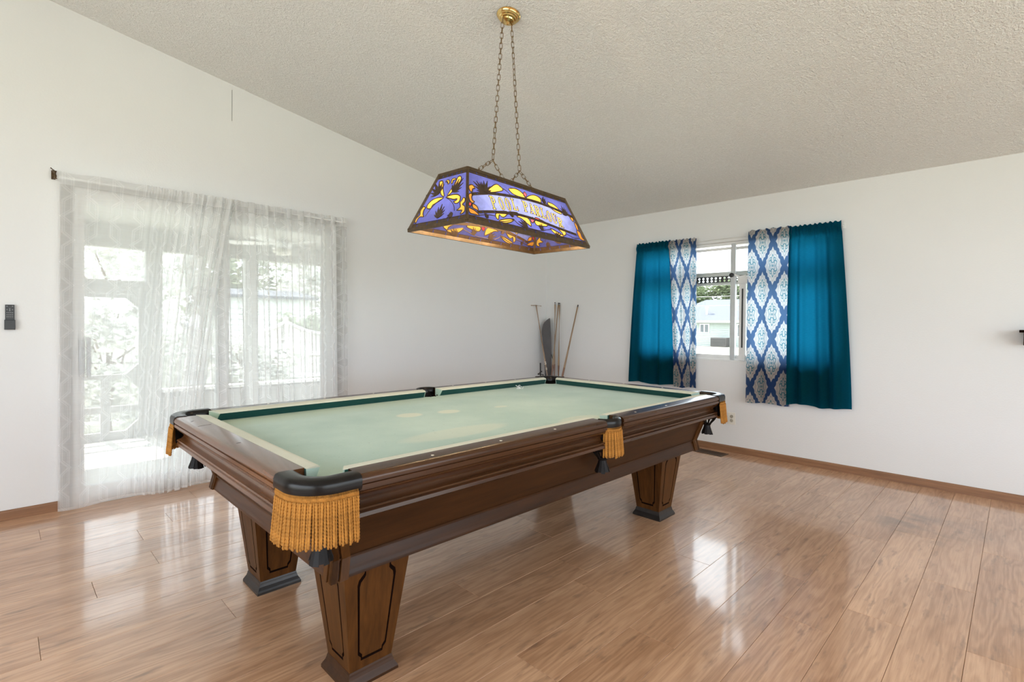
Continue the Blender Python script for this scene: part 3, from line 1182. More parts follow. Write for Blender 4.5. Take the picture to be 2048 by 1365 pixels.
def make_rail(base, d, out, length, wid, sh_l, sh_r, c_l, c_r, mat):
    """rail centred on base; sh = shear of ends per metre outwards"""
    bm = B()
    sweep_prof(bm, rail_prof(wid), base, d, out, -length / 2, length / 2, sh_l, sh_r)
    o = obj('rail', bm, mat, T)
    smooth_angle(o, 32)
    # cushion: dark nose and bleached top, mitred ends
    bm = B()
    L2 = length / 2
    pr = [(0.0, TZ - 0.0015), (0.0, BZ + 0.0005), (-0.034, BZ + 0.0005), (-0.050, TZ - 0.018), (-0.0545, TZ - 0.011)]
    sweep_prof(bm, pr, base, d, out, -L2 - 0.012, L2 + 0.012, c_l, c_r)
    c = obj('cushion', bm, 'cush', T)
    for e0, e1 in ((-L2 - 0.0165, -L2 - 0.0118), (L2 + 0.0118, L2 + 0.0165)):
        bm = B()
        s0 = c_l if e0 < 0 else c_r
        sweep_prof(bm, pr, base, d, out, e0, e1, s0, s0)
        obj('cushion_facing', bm, 'felt', c)['label'] = 'pale facing at the cushion end'
    bm = B()
    pr = [(0.0, TZ - 0.0014), (-0.0547, TZ - 0.0105), (-0.0535, TZ - 0.0078), (-0.048, TZ - 0.0035), (-0.035, TZ - 0.001), (0.0, TZ + 0.0006)]
    sweep_prof(bm, pr, base, d, out, -L2 - 0.0168, L2 + 0.0168, c_l, c_r)
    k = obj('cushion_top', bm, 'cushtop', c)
    k['label'] = 'sun-bleached beige cushion top'
    smooth_angle(k, 50)
    return o


we = HL - SLx
# end rails (length measured at the seam line)
re1 = make_rail((-SLx, 0, 0), (0, -1, 0), (-1, 0, 0), 1.176, we, -0.06, 0.06, -0.55, 0.55, 'railtopy_lit')
re2 = make_rail((SLx, 0, 0), (0, 1, 0), (1, 0, 0), 1.176, we, -0.06, 0.06, -0.55, 0.55, 'railtopy_lit')
x0, x1 = -1.202, SPX - 0.068
x2, x3 = SPX + 0.068, 1.202
ws_ = HW - SWy
for sg in (-1, 1):
    for a, b, side in ((x0, x1, 0), (x2, x3, 1)):
        ln_ = b - a
        corner_s, pocket_s = 0.06, 0.10
        # direction +x; left end / right end
        if side == 0:
            sl, sr_, cl, cr_ = -corner_s, 0.0, -0.55, 0.25
        else:
            sl, sr_, cl, cr_ = 0.0, corner_s, -0.25, 0.55
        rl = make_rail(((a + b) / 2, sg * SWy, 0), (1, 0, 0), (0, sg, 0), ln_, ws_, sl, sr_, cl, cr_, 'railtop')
        for q in range(3):
            xq = -NL + (2 * NL) * (q + 1 + (4 if side else 0)) / 8
            bm = B()
            lathe(bm, [(0.0055, 0), (0.0055, 0.0009), (0.003, 0.0012)], 14, (xq, sg * (SWy + 0.043), TZ - 0.0002))
            obj('sight_dot', bm, 'pearl', rl)
for sg, rl in ((-1, re1), (1, re2)):
    for q in ((-0.315, 0.0, 0.315) if sg == 1 else ()):
        bm = B()
        lathe(bm, [(0.0055, 0), (0.0055, 0.0009), (0.003, 0.0012)], 14, (sg * (SLx + 0.045), q, TZ - 0.0002))
        obj('sight_dot', bm, 'pearl', rl)
    if sg == -1:
        for (xx, yy, w_, l_, a_) in ((-1.330, 0.31, 0.0012, 0.028, 0.3), (-1.345, 0.44, 0.001, 0.010, 0.8), (-1.33, -0.12, 0.0012, 0.008, 0.2)):
            bm = B()
            obox(bm, (xx, yy, TZ), Vector((math.cos(a_), math.sin(a_), 0)), Vector((-math.sin(a_), math.cos(a_), 0)), Vector((0, 0, 1)), l_, w_, 0.0004)
            obj('scratch', bm, 'groove', rl)

# apron: four slanted side panels, bottom mouldings, corner posts
AZT, AZM, AZB = TZ - 0.128, 0.500, 0.4376
at, am = (1.258, 0.668), (1.212, 0.620)
ab = (1.224, 0.631)


def apron(sx, sy, name):
    """outer face quad for side (sx,0) or (0,sy)"""
    bm = B()
    th = 0.022
    if sx:
        def P(o, z, v):
            return Vector((sx * o, v, z))
        lo, li = at[0], am[0]
        vt, vb = at[1], am[1]
    else:
        def P(o, z, v):
            return Vector((v, sy * o, z))
        lo, li = at[1], am[1]
        vt, vb = at[0], am[0]
    pts = [P(lo, AZT, -vt), P(lo, AZT, vt), P(li, AZM, vb), P(li, AZM, -vb)]
    pin = [P(lo - th, AZT, -vt + th), P(lo - th, AZT, vt - th), P(li - th, AZB, vb - th), P(li - th, AZB, -vb + th)]
    a = [bm.verts.new(p) for p in pts]
    b = [bm.verts.new(p) for p in pin]
    bm.faces.new(a)
    bm.faces.new(list(reversed(b)))
    for i in range(4):
        j = (i + 1) % 4
        bm.faces.new((a[i], b[i], b[j], a[j]))
    obj('side_panel', bm, 'woody_lit' if sx else 'wood', T)
    # bottom moulding, mitred: build by lofting profile at both mitre ends
    bm = B()
    e = ab[0] if sx else ab[1]
    f = ab[1] if sx else ab[0]
    inn = (li - e)
    prof = [(inn - 0.004, AZM + 0.004), (inn + 0.001, AZM + 0.004), (inn + 0.004, AZM + 0.001), (inn + 0.004, AZM - 0.004), (inn - 0.003, AZM - 0.007), (inn - 0.002, AZM - 0.014), (inn + 0.004, AZM - 0.026), (-0.005, AZM - 0.040), (-0.002, AZM - 0.050), (0.0, AZM - 0.054), (0.0, AZB), (inn - 0.016, AZB)]
    A = [bm.verts.new(P(e + o, z, -(f + o))) for o, z in prof]
    Bv = [bm.verts.new(P(e + o, z, (f + o))) for o, z in prof]
    for i in range(len(prof)):
        j = (i + 1) % len(prof)
        bm.faces.new((A[i], A[j], Bv[j], Bv[i]))
    bm.faces.new(A)
    bm.faces.new(list(reversed(Bv)))
    smooth_angle(obj('bottom_moulding', bm, 'woody_lit' if sx else 'wood', T), 32)


for s in (-1, 1):
    apron(s, 0, '')
    apron(0, s, '')
for sx in (-1, 1):
    for sy in (-1, 1):
        bm = B()
        # L-shaped corner post following the slant, fluted
        for face in (0, 1):
            for (o0, w0, wd_) in ((0.0065, 0.0, 0.020), (0.009, 0.021, 0.016), (0.0065, 0.038, 0.012)):
                vs = []
                for (z, hx_, hy_) in ((AZT, at[0], at[1]), (AZM, am[0], am[1]), (AZB - 0.001, ab[0] + 0.0005, ab[1] + 0.0005)):
                    for (din, dw) in ((-0.012, w0), (o0, w0), (o0, w0 + wd_), (-0.012, w0 + wd_)):
                        if face == 0:
                            p = (sx * (hx_ + din), sy * (hy_ + (o0 if w0 == 0 else 0) - dw - 0.0), z)
                        else:
                            p = (sx * (hx_ + (o0 if w0 == 0 else 0) - dw), sy * (hy_ + din), z)
                        vs.append(bm.verts.new(p))
                for L_ in range(2):
                    for i in range(4):
                        j = (i + 1) % 4
                        bm.faces.new((vs[L_ * 4 + i], vs[L_ * 4 + j], vs[L_ * 4 + 4 + j], vs[L_ * 4 + 4 + i]))
                bm.faces.new(vs[0:4])
                bm.faces.new(vs[8:12])
        obj('corner_post', bm, 'woodz', T)
# hidden underside / slate support
bm = B()
box(bm, -1.18, 1.18, -0.585, 0.585, AZB + 0.012, AZB + 0.03)
obj('underside_board', bm, 'groove', T)


# legs
def leg_mesh(ht, hb, zt, zb):
    bm = B()
    cs = {}
    for z, h in ((zb, hb), (zt, ht)):
        for sx in (-1, 1):
            for sy in (-1, 1):
                cs[(z, sx, sy)] = (sx * h, sy * h, z)
    faces = []
    for ax, s in (('x', -1), ('x', 1), ('y', -1), ('y', 1)):
        def F(u, v, dep):
            h = hb + (ht - hb) * v
            z = zb + (zt - zb) * v
            p = [u * h, u * h, z]
            if ax == 'x':
                return Vector((s * (h - dep), u * h, z))
            return Vector((u * h, s * (h - dep), z))
        # groove outline with notched shoulders
        def outline(k):
            a = 0.62 - k
            tz, bz = 0.93 - k * 0.35, 0.10 + k * 0.35
            pts = [(-a * 0.80, bz), (-a * 0.55, bz), (a * 0.55, bz), (a * 0.80, bz), (a * 0.80, bz + 0.03), (a, bz + 0.06), (a, bz + 0.09), (a, tz - 0.15), (a * 0.93, tz - 0.11), (a * 0.72, tz - 0.075), (a * 0.66, tz - 0.06), (a * 0.66, tz - 0.02), (a * 0.60, tz)]
            top = [(-q[0], q[1]) for q in reversed(pts[4:])]
            return pts + top
        G0, G1, G2 = outline(0.0), outline(0.035), outline(0.07)
        outer_q = [(-1, 0), (1, 0), (1, 1), (-1, 1)]
        # face ring
        loops = [outer_q, G0]
        flat = outer_q + G0
        tris = tessellate_polygon([[Vector((p[0], p[1], 0)) for p in l] for l in loops])
        vo = [bm.verts.new(F(p[0], p[1], 0)) for p in flat]
        for t in tris:
            bm.faces.new([vo[i] for i in t])
        g0 = vo[4:]
        g1 = [bm.verts.new(F(p[0], p[1], 0.004)) for p in G1]
        g2 = [bm.verts.new(F(p[0], p[1], 0.0)) for p in G2]
        n = len(g0)
        for i in range(n):
            j = (i + 1) % n
            bm.faces.new((g0[i], g0[j], g1[j], g1[i])).material_index = 1
            bm.faces.new((g1[i], g1[j], g2[j], g2[i])).material_index = 1
        tr = tessellate_polygon([[Vector((p[0], p[1], 0)) for p in G2]])
        for t in tr:
            bm.faces.new([g2[i] for i in t])
    bmesh.ops.remove_doubles(bm, verts=bm.verts, dist=0.0002)
    return bm


legs = [(-1.028, -0.440), (-1.025, 0.400), (1.070, -0.410), (1.070, 0.420)]
lm = None
for i, (lx, ly) in enumerate(legs):
    if lm is None:
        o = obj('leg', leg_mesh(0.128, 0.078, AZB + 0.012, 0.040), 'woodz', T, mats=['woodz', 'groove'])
        lm = o
    else:
        o = inst(lm, T, name='leg')
    o.location = (lx, ly, 0)
    bm = B()
    pr = [(0.080, 0.052), (0.082, 0.046), (0.083, 0.040), (0.086, 0.030), (0.093, 0.018), (0.097, 0.010), (0.097, 0.0)]
    rings = [[bm.verts.new((sx * h, sy * h, z)) for sx, sy in ((-1, -1), (1, -1), (1, 1), (-1, 1))] for h, z in pr]
    for a, b in zip(rings, rings[1:]):
        for k in range(4):
            bm.faces.new((a[k], a[(k + 1) % 4], b[(k + 1) % 4], b[k]))
    bm.faces.new(rings[0])
    bm.faces.new(list(reversed(rings[-1])))
    ft = obj('leg_foot', bm, 'footbrown' if i == 0 else 'foot', o)
    if i:
        ft['label'] = 'scuffed black foot block'


# fringe strand (three-ply twisted cord), shared mesh
def strand_bm(length, r=0.0043):
    bm = B()
    seg, rows = 9, 62
    rings = []
    for j in range(rows + 1):
        t = j / rows
        tw = t * length / 0.0085 * 2 * PI / 3
        k = 1.0 if t < 0.97 else 0.75
        ring = []
        for i in range(seg):
            a = 2 * PI * i / seg
            rad = r * k * (0.52 + 0.56 * abs(math.cos(1.5 * a)))
            ring.append(bm.verts.new((rad * math.cos(a + tw), rad * math.sin(a + tw), -length * t)))
        rings.append(ring)
    for a, b in zip(rings, rings[1:]):
        for i in range(seg):
            bm.faces.new((a[i], a[(i + 1) % seg], b[(i + 1) % seg], b[i]))
    bm.faces.new(rings[0])
    bm.faces.new(list(reversed(rings[-1])))
    return bm


strand0 = None


def make_pocket(c, ang, R1, half, label, fl, corner=True, ext=0.0):
    """c: centre (local); ang: outward direction in degrees; R1 outer radius; half: half opening angle"""
    global strand0
    cx, cy = c
    n = 26
    bm = B()
    w_ = R1 - PR + 0.003
    zt, zb = TZ + 0.0035, TZ - 0.044
    # rounded cross-section
    sec = [(0.0, zb + 0.006), (0.0, zt - 0.008), (0.006, zt - 0.0015), (0.016, zt), (w_ - 0.014, zt), (w_ - 0.004, zt - 0.005), (w_, zt - 0.015), (w_ + 0.0005, zb + 0.012), (w_ - 0.004, zb + 0.002), (w_ - 0.012, zb), (0.008, zb)]
    rings = []

    def path(hf_, ex_, n_):
        out = []
        a0, a1 = R_(ang - hf_), R_(ang + hf_)
        if ex_:
            for k in (2, 1):
                out.append((a0, Vector((math.sin(a0), -math.cos(a0), 0)) * (ex_ * k / 2)))
        for i in range(n_ + 1):
            out.append((a0 + (a1 - a0) * i / n_, Vector((0, 0, 0))))
        if ex_:
            for k in (1, 2):
                out.append((a1, Vector((-math.sin(a1), math.cos(a1), 0)) * (ex_ * k / 2)))
        return out
    for a, dv in path(half, ext, n):
        rings.append([bm.verts.new((cx + dv.x + (PR - 0.003 + o) * math.cos(a), cy + dv.y + (PR - 0.003 + o) * math.sin(a), z)) for o, z in sec])
    m_ = len(sec)
    for a, b in zip(rings, rings[1:]):
        for i in range(m_):
            bm.faces.new((a[i], a[(i + 1) % m_], b[(i + 1) % m_], b[i]))
    bm.faces.new(rings[0])
    bm.faces.new(list(reversed(rings[-1])))
    pk = obj('pocket', bm, 'leather', T)
    smooth_angle(pk, 50)
    pk['label'] = label
    # liner: dark backing below casting, and pocket throat
    bm = B()
    rb = R1 - 0.022
    prev = None
    for a, dv in path(half, ext, n):
        ca, sa = math.cos(a), math.sin(a)
        qx, qy = cx + dv.x, cy + dv.y
        ring = [bm.verts.new((qx + rb * ca, qy + rb * sa, zb + 0.004)), bm.verts.new((qx + rb * ca, qy + rb * sa, TZ - 0.128)),
                bm.verts.new((qx + (rb - 0.006) * ca, qy + (rb - 0.006) * sa, TZ - 0.128)), bm.verts.new((qx + (rb - 0.006) * ca, qy + (rb - 0.006) * sa, zb + 0.004))]
        if prev:
            for q in range(4):
                bm.faces.new((prev[q], prev[(q + 1) % 4], ring[(q + 1) % 4], ring[q]))
        prev = ring
    obj('pocket_liner', bm, 'strap', pk)
    # leather basket: straps from the rim to a gathered ring, then a flared tassel
    off = -0.0 if corner else 0.0
    k_in = 0.012 if corner else 0.0
    bx_, by_ = cx + k_in * math.cos(R_(ang)), cy + k_in * math.sin(R_(ang))
    bm = B()
    ns = 10
    for k in range(ns):
        a = 2 * PI * k / ns
        pts = []
        for (r, z) in ((PR, TZ - 0.040), (PR + 0.004, TZ - 0.090), (PR + 0.000, TZ - 0.130), (PR - 0.014, TZ - 0.160), (0.026, TZ - 0.184), (0.019, TZ - 0.194)):
            pts.append((bx_ + r * math.cos(a), by_ + r * math.sin(a), z))
        pts = crom([tuple(p) for p in pts], 3, closed=False)
        tube(bm, pts, 0.0045, 6)
    for (r, z) in ((PR + 0.004, TZ - 0.110), (PR - 0.010, TZ - 0.152)):
        tube(bm, [(bx_ + r * math.cos(2 * PI * q / 24), by_ + r * math.sin(2 * PI * q / 24), z) for q in range(24)], 0.004, 6, closed=True)
    obj('strap_basket', bm, 'strap', pk)
    bm = B()
    tube(bm, [(bx_ + 0.019 * math.cos(2 * PI * q / 16), by_ + 0.019 * math.sin(2 * PI * q / 16), TZ - 0.196) for q in range(16)], 0.006, 6, closed=True)
    rg = random.Random(int(cx * 100 + cy * 1000))
    for k in range(13):
        a = 2 * PI * k / 13
        r0, r1 = 0.015, 0.029 + 0.006 * rg.random()
        ax = Vector((math.cos(a), math.sin(a), 0))
        tg = Vector((-math.sin(a), math.cos(a), 0))
        L_ = 0.056 + 0.010 * rg.random()
        vs = []
        for (r, z, hw_) in ((r0, 0.0, 0.0045), (r0 + 0.004, -0.02, 0.006), (r1, -L_, 0.0088)):
            for s_ in (-1, 1):
                for dr in (0.0, 0.0022):
                    vs.append(bm.verts.new(Vector((bx_, by_, TZ - 0.196 + z)) + ax * (r + dr) + tg * (hw_ * s_)))
        for q in range(2):
            b0 = q * 4
            i0, i1, i2, i3 = b0, b0 + 1, b0 + 3, b0 + 2
            for (p_, r2) in ((i0, i1), (i1, i2), (i2, i3), (i3, i0)):
                bm.faces.new((vs[p_], vs[r2], vs[r2 + 4], vs[p_ + 4]))
        bm.faces.new((vs[0], vs[1], vs[3], vs[2]))
        bm.faces.new((vs[8], vs[9], vs[11], vs[10]))
    obj('leather_tassel', bm, 'strap', pk)
    # fringe: braided heading and hanging cords
    rf = R1 - 0.004
    fx = 0.052 if corner else 0.0
    hf = half if corner else 54
    arcl = R_(2 * hf) * rf + 2 * fx

    def along(s):
        # s in 0..1 along the hem of the casting -> position, outward normal, tangent
        q = s * arcl
        a0, a1 = R_(ang - hf), R_(ang + hf)
        if q < fx:
            a, sh_ = a0, -(fx - q)
        elif q > arcl - fx:
            a, sh_ = a1, q - (arcl - fx)
        else:
            a, sh_ = a0 + (q - fx) / rf, 0.0
        er = Vector((math.cos(a), math.sin(a), 0))
        et = Vector((-math.sin(a), math.cos(a), 0))
        return Vector((cx, cy, 0)) + er * rf + et * sh_, er, et
    bm = B()
    ncord = int(arcl / 0.0069)
    nb = ncord * 2
    for k in range(nb):
        p, er, et = along((k + 0.5) / nb)
        p = p + er * 0.001
        tube(bm, [p + Vector((0, 0, zb + 0.008)) - et * 0.001, p + er * 0.002 + Vector((0, 0, zb - 0.002)), p + Vector((0, 0, zb - 0.013)) + et * 0.001], 0.0023, 5)
    fb = obj('fringe_heading', bm, 'gold', pk, smooth=True)
    fb['label'] = 'gold braided heading of the fringe'
    rg = random.Random(int(cx * 50 + cy * 70))
    for k in range(ncord):
        p, er, et = along((k + 0.5) / ncord)
        p = p + er * (0.0015 + 0.003 * (k % 2)) + Vector((0, 0, zb - 0.010))
        if strand0 is None:
            st = obj('fringe_cord', strand_bm(1.0), 'gold', pk, smooth=True)
            strand0 = st
        else:
            st = inst(strand0, pk, name='fringe_cord')
        st.location = p
        tilt = 0.06 + 0.05 * rg.random()
        st.rotation_euler = Vector((-er.x * tilt + 0.014 * rg.uniform(-1, 1), -er.y * tilt + 0.014 * rg.uniform(-1, 1), 1)).to_track_quat('Z', 'Y').to_euler()
        st.scale = (1, 1, fl * (0.96 + 0.08 * rg.random()))
    return pk


def strand_unit():
    pass


# the shared cord is one metre long in z with 44 rings, so build it at true length and scale about 1
def strand_bm_unit():
    return strand_bm(0.118)


strand0 = None
_old = strand_bm


def strand_bm(l, r=0.0043):
    return _old(0.118, r)


make_pocket((-CX, -CY), 225, 0.117, 45, 'near corner pocket with black leather casting', 1.06, ext=0.062)
make_pocket((-CX, CY), 135, 0.117, 45, 'left corner pocket by the sheer curtain', 1.0, ext=0.062)
make_pocket((CX, -CY), 315, 0.117, 45, 'right corner pocket nearest the outlet', 1.0, ext=0.062)
make_pocket((CX, CY), 45, 0.117, 45, 'far corner pocket by the cue sticks', 1.0, ext=0.062)
make_pocket((SPX, -SWy - 0.012), 270, 0.086, 72, 'near side pocket in the long rail', 1.0, False)
make_pocket((SPX, SWy + 0.012), 90, 0.086, 72, 'far side pocket in the long rail', 1.0, False)

# a wisp of white thread on the cloth near the far pocket
bm = B()
rg = random.Random(5)
for k in range(7):
    p = Vector((0, 0, 0.004))
    pts = []
    dr = Vector((rg.uniform(-1, 1), rg.uniform(-1, 1), rg.uniform(0.1, 0.9)))
    for q in range(9):
        pts.append(tuple(p))
        dr = (dr + Vector((rg.uniform(-1, 1), rg.uniform(-1, 1), rg.uniform(-0.8, 0.6)))).normalized()
        p = p + dr * 0.012
        p.z = max(0.003, min(0.035, p.z))
    tube(bm, crom(pts, 3, closed=False), 0.0022, 5)
o = obj('thread_tangle', bm, 'trimwhite')
o.location = (-2.30, -1.74, BZ + 0.0005)
o.scale = (0.7, 0.7, 0.7)
tag(o, 'small tangle of white thread on the pale cloth near the far corner pocket', 'thread')


# ================================================================== CUES IN THE CORNER
def lean(name, label, cat, top, foot, group=None):
    top, foot = Vector(top), Vector(foot)
    d = (top - foot)
    q = d.to_track_quat('Z', 'Y')
    t = thing(name, label, cat, foot, rot=q.to_euler(), group=group)
    return t, d.length


def cue(label, top, foot, tip=True):
    t, L = lean('cue_stick', label, 'cue stick', top, foot, 'cue sticks leaning in the corner')
    bm = B()
    tube(bm, [(0, 0, L * 0.48), (0, 0, L - 0.03)], [0.0120, 0.0082], 12)
    obj('shaft', bm, 'cuewood', t)
    bm = B()
    tube(bm, [(0, 0, 0.012), (0, 0, L * 0.48)], [0.0160, 0.0122], 12)
    obj('butt', bm, 'cuebutt', t)
    bm = B()
    tube(bm, [(0, 0, 0.0), (0, 0, 0.012)], [0.0140, 0.0163], 12)
    obj('bumper', bm, 'black', t)
    bm = B()
    tube(bm, [(0, 0, L - 0.03), (0, 0, L - 0.006), (0, 0, L)], [0.0083, 0.0080, 0.0055], 12)
    obj('ferrule', bm, 'case', t)


cue('thin cue leaning almost upright just right of the black case', (-0.02, -0.159, 1.513), (-0.179, -0.29, 0.003))
cue('cue that slants left and crosses behind its neighbour', (-0.02, -0.218, 1.506), (-0.300, -0.290, 0.003))
cue('upright cue sharing its top point with the slanting one', (-0.02, -0.235, 1.503), (-0.317, -0.468, 0.003))
cue('cue standing apart on the right, tilted away from the corner', (-0.02, -0.527, 1.474), (-0.412, -0.447, 0.003))

t, L = lean('bridge_stick', 'long thin stick with a crossbar head, leftmost in the corner', 'bridge stick', (-0.229, -0.025, 1.465), (-0.277, -0.398, 0.003))
bm = B()
tube(bm, [(0, 0, 0), (0, 0, L * 0.55)], [0.012, 0.0095], 10)
obj('handle', bm, 'cuewood', t)
bm = B()
tube(bm, [(0, 0, L * 0.55), (0, 0, L)], [0.009, 0.007], 10)
obj('shaft', bm, 'cuewood', t)
bm = B()
tube(bm, [(-0.085, 0.0, L - 0.002), (0.0, 0.0, L + 0.006), (0.085, 0.0, L + 0.002)], 0.0045, 8)
tube(bm, [(0, 0, L - 0.01), (0, 0, L + 0.008)], 0.010, 8)
obj('crossbar', bm, 'cuewood', t)
bm = B()
tube(bm, [(0, 0, L * 0.50), (0, 0, L * 0.52)], 0.0125, 10)
tube(bm, [(0, 0, L * 0.455), (0, 0, L * 0.47)], 0.0125, 10)
obj('ring', bm, 'pearl', t)

# cue case with curved top
t, L = lean('cue_case', 'long dark grey vinyl cue case with a curved slanting top', 'cue case', (-0.100, -0.100, 1.30), (-0.20, -0.215, 0.003))
bm = B()
prof = [(-0.036, 0.0), (0.045, 0.0), (0.048, L * 0.55), (0.046, L * 0.80), (0.040, L * 0.92), (0.034, L), (0.020, L + 0.002), (-0.010, L - 0.018), (-0.042, L - 0.052), (-0.062, L - 0.10), (-0.070, L - 0.17), (-0.062, L - 0.26), (-0.050, L * 0.70), (-0.040, L * 0.58), (-0.036, L * 0.4)]
d_ = t.matrix_world
poly_slab(bm, [crom(prof, 3)], lambda u, v, w_: Vector((u, w_, v)), -0.022, 0.022)
es = [e for e in bm.edges if abs(e.verts[0].co.y - e.verts[1].co.y) < 1e-6 and len(e.link_faces) == 2 and e.calc_face_angle(0) > 0.6]
bmesh.ops.bevel(bm, geom=es, offset=0.012, segments=2, affect='EDGES')
obj('case_body', bm, 'case', t)
bm = B()
tube(bm, crom([(0.045, -0.01, L * 0.66), (0.066, -0.012, L * 0.60), (0.068, -0.012, L * 0.52), (0.045, -0.01, L * 0.46)], 4, closed=False), 0.005, 6)
obj('carry_handle', bm, 'black', t)
t.rotation_mode = 'QUATERNION'
zq = Vector((-0.100 + 0.20, -0.100 + 0.215, 1.297)).normalized()
xq = Vector((math.sin(YAW), -math.cos(YAW), 0))
xq = (xq - zq * xq.dot(zq)).normalized()
yq = zq.cross(xq)
t.rotation_quaternion = Matrix(((xq.x, yq.x, zq.x), (xq.y, yq.y, zq.y), (xq.z, yq.z, zq.z))).to_quaternion()
# black floor rack behind the table corner that the cues stand in
t = thing('cue_rack', 'low black rack at the foot of the cue case, hidden but for its top', 'rack', (-0.33, -0.30, 0.0))
bm = B()
box(bm, -0.09, 0.04, 0.05, 0.15, 0.0, 0.02, 0.003)
obj('rack_base', bm, 'black', t)
bm = B()
tube(bm, [(-0.01, 0.08, 0.02), (-0.006, 0.10, 0.755)], 0.009, 8)
obj('rack_post', bm, 'black', t)
bm = B()
tube(bm, [(-0.085, 0.065, 0.625), (-0.01, 0.095, 0.64), (0.03, 0.11, 0.648)], 0.008, 8)
tube(bm, [(-0.085, 0.065, 0.625), (-0.01, 0.045, 0.61)], 0.008, 8)
obj('rack_bar', bm, 'black', t)

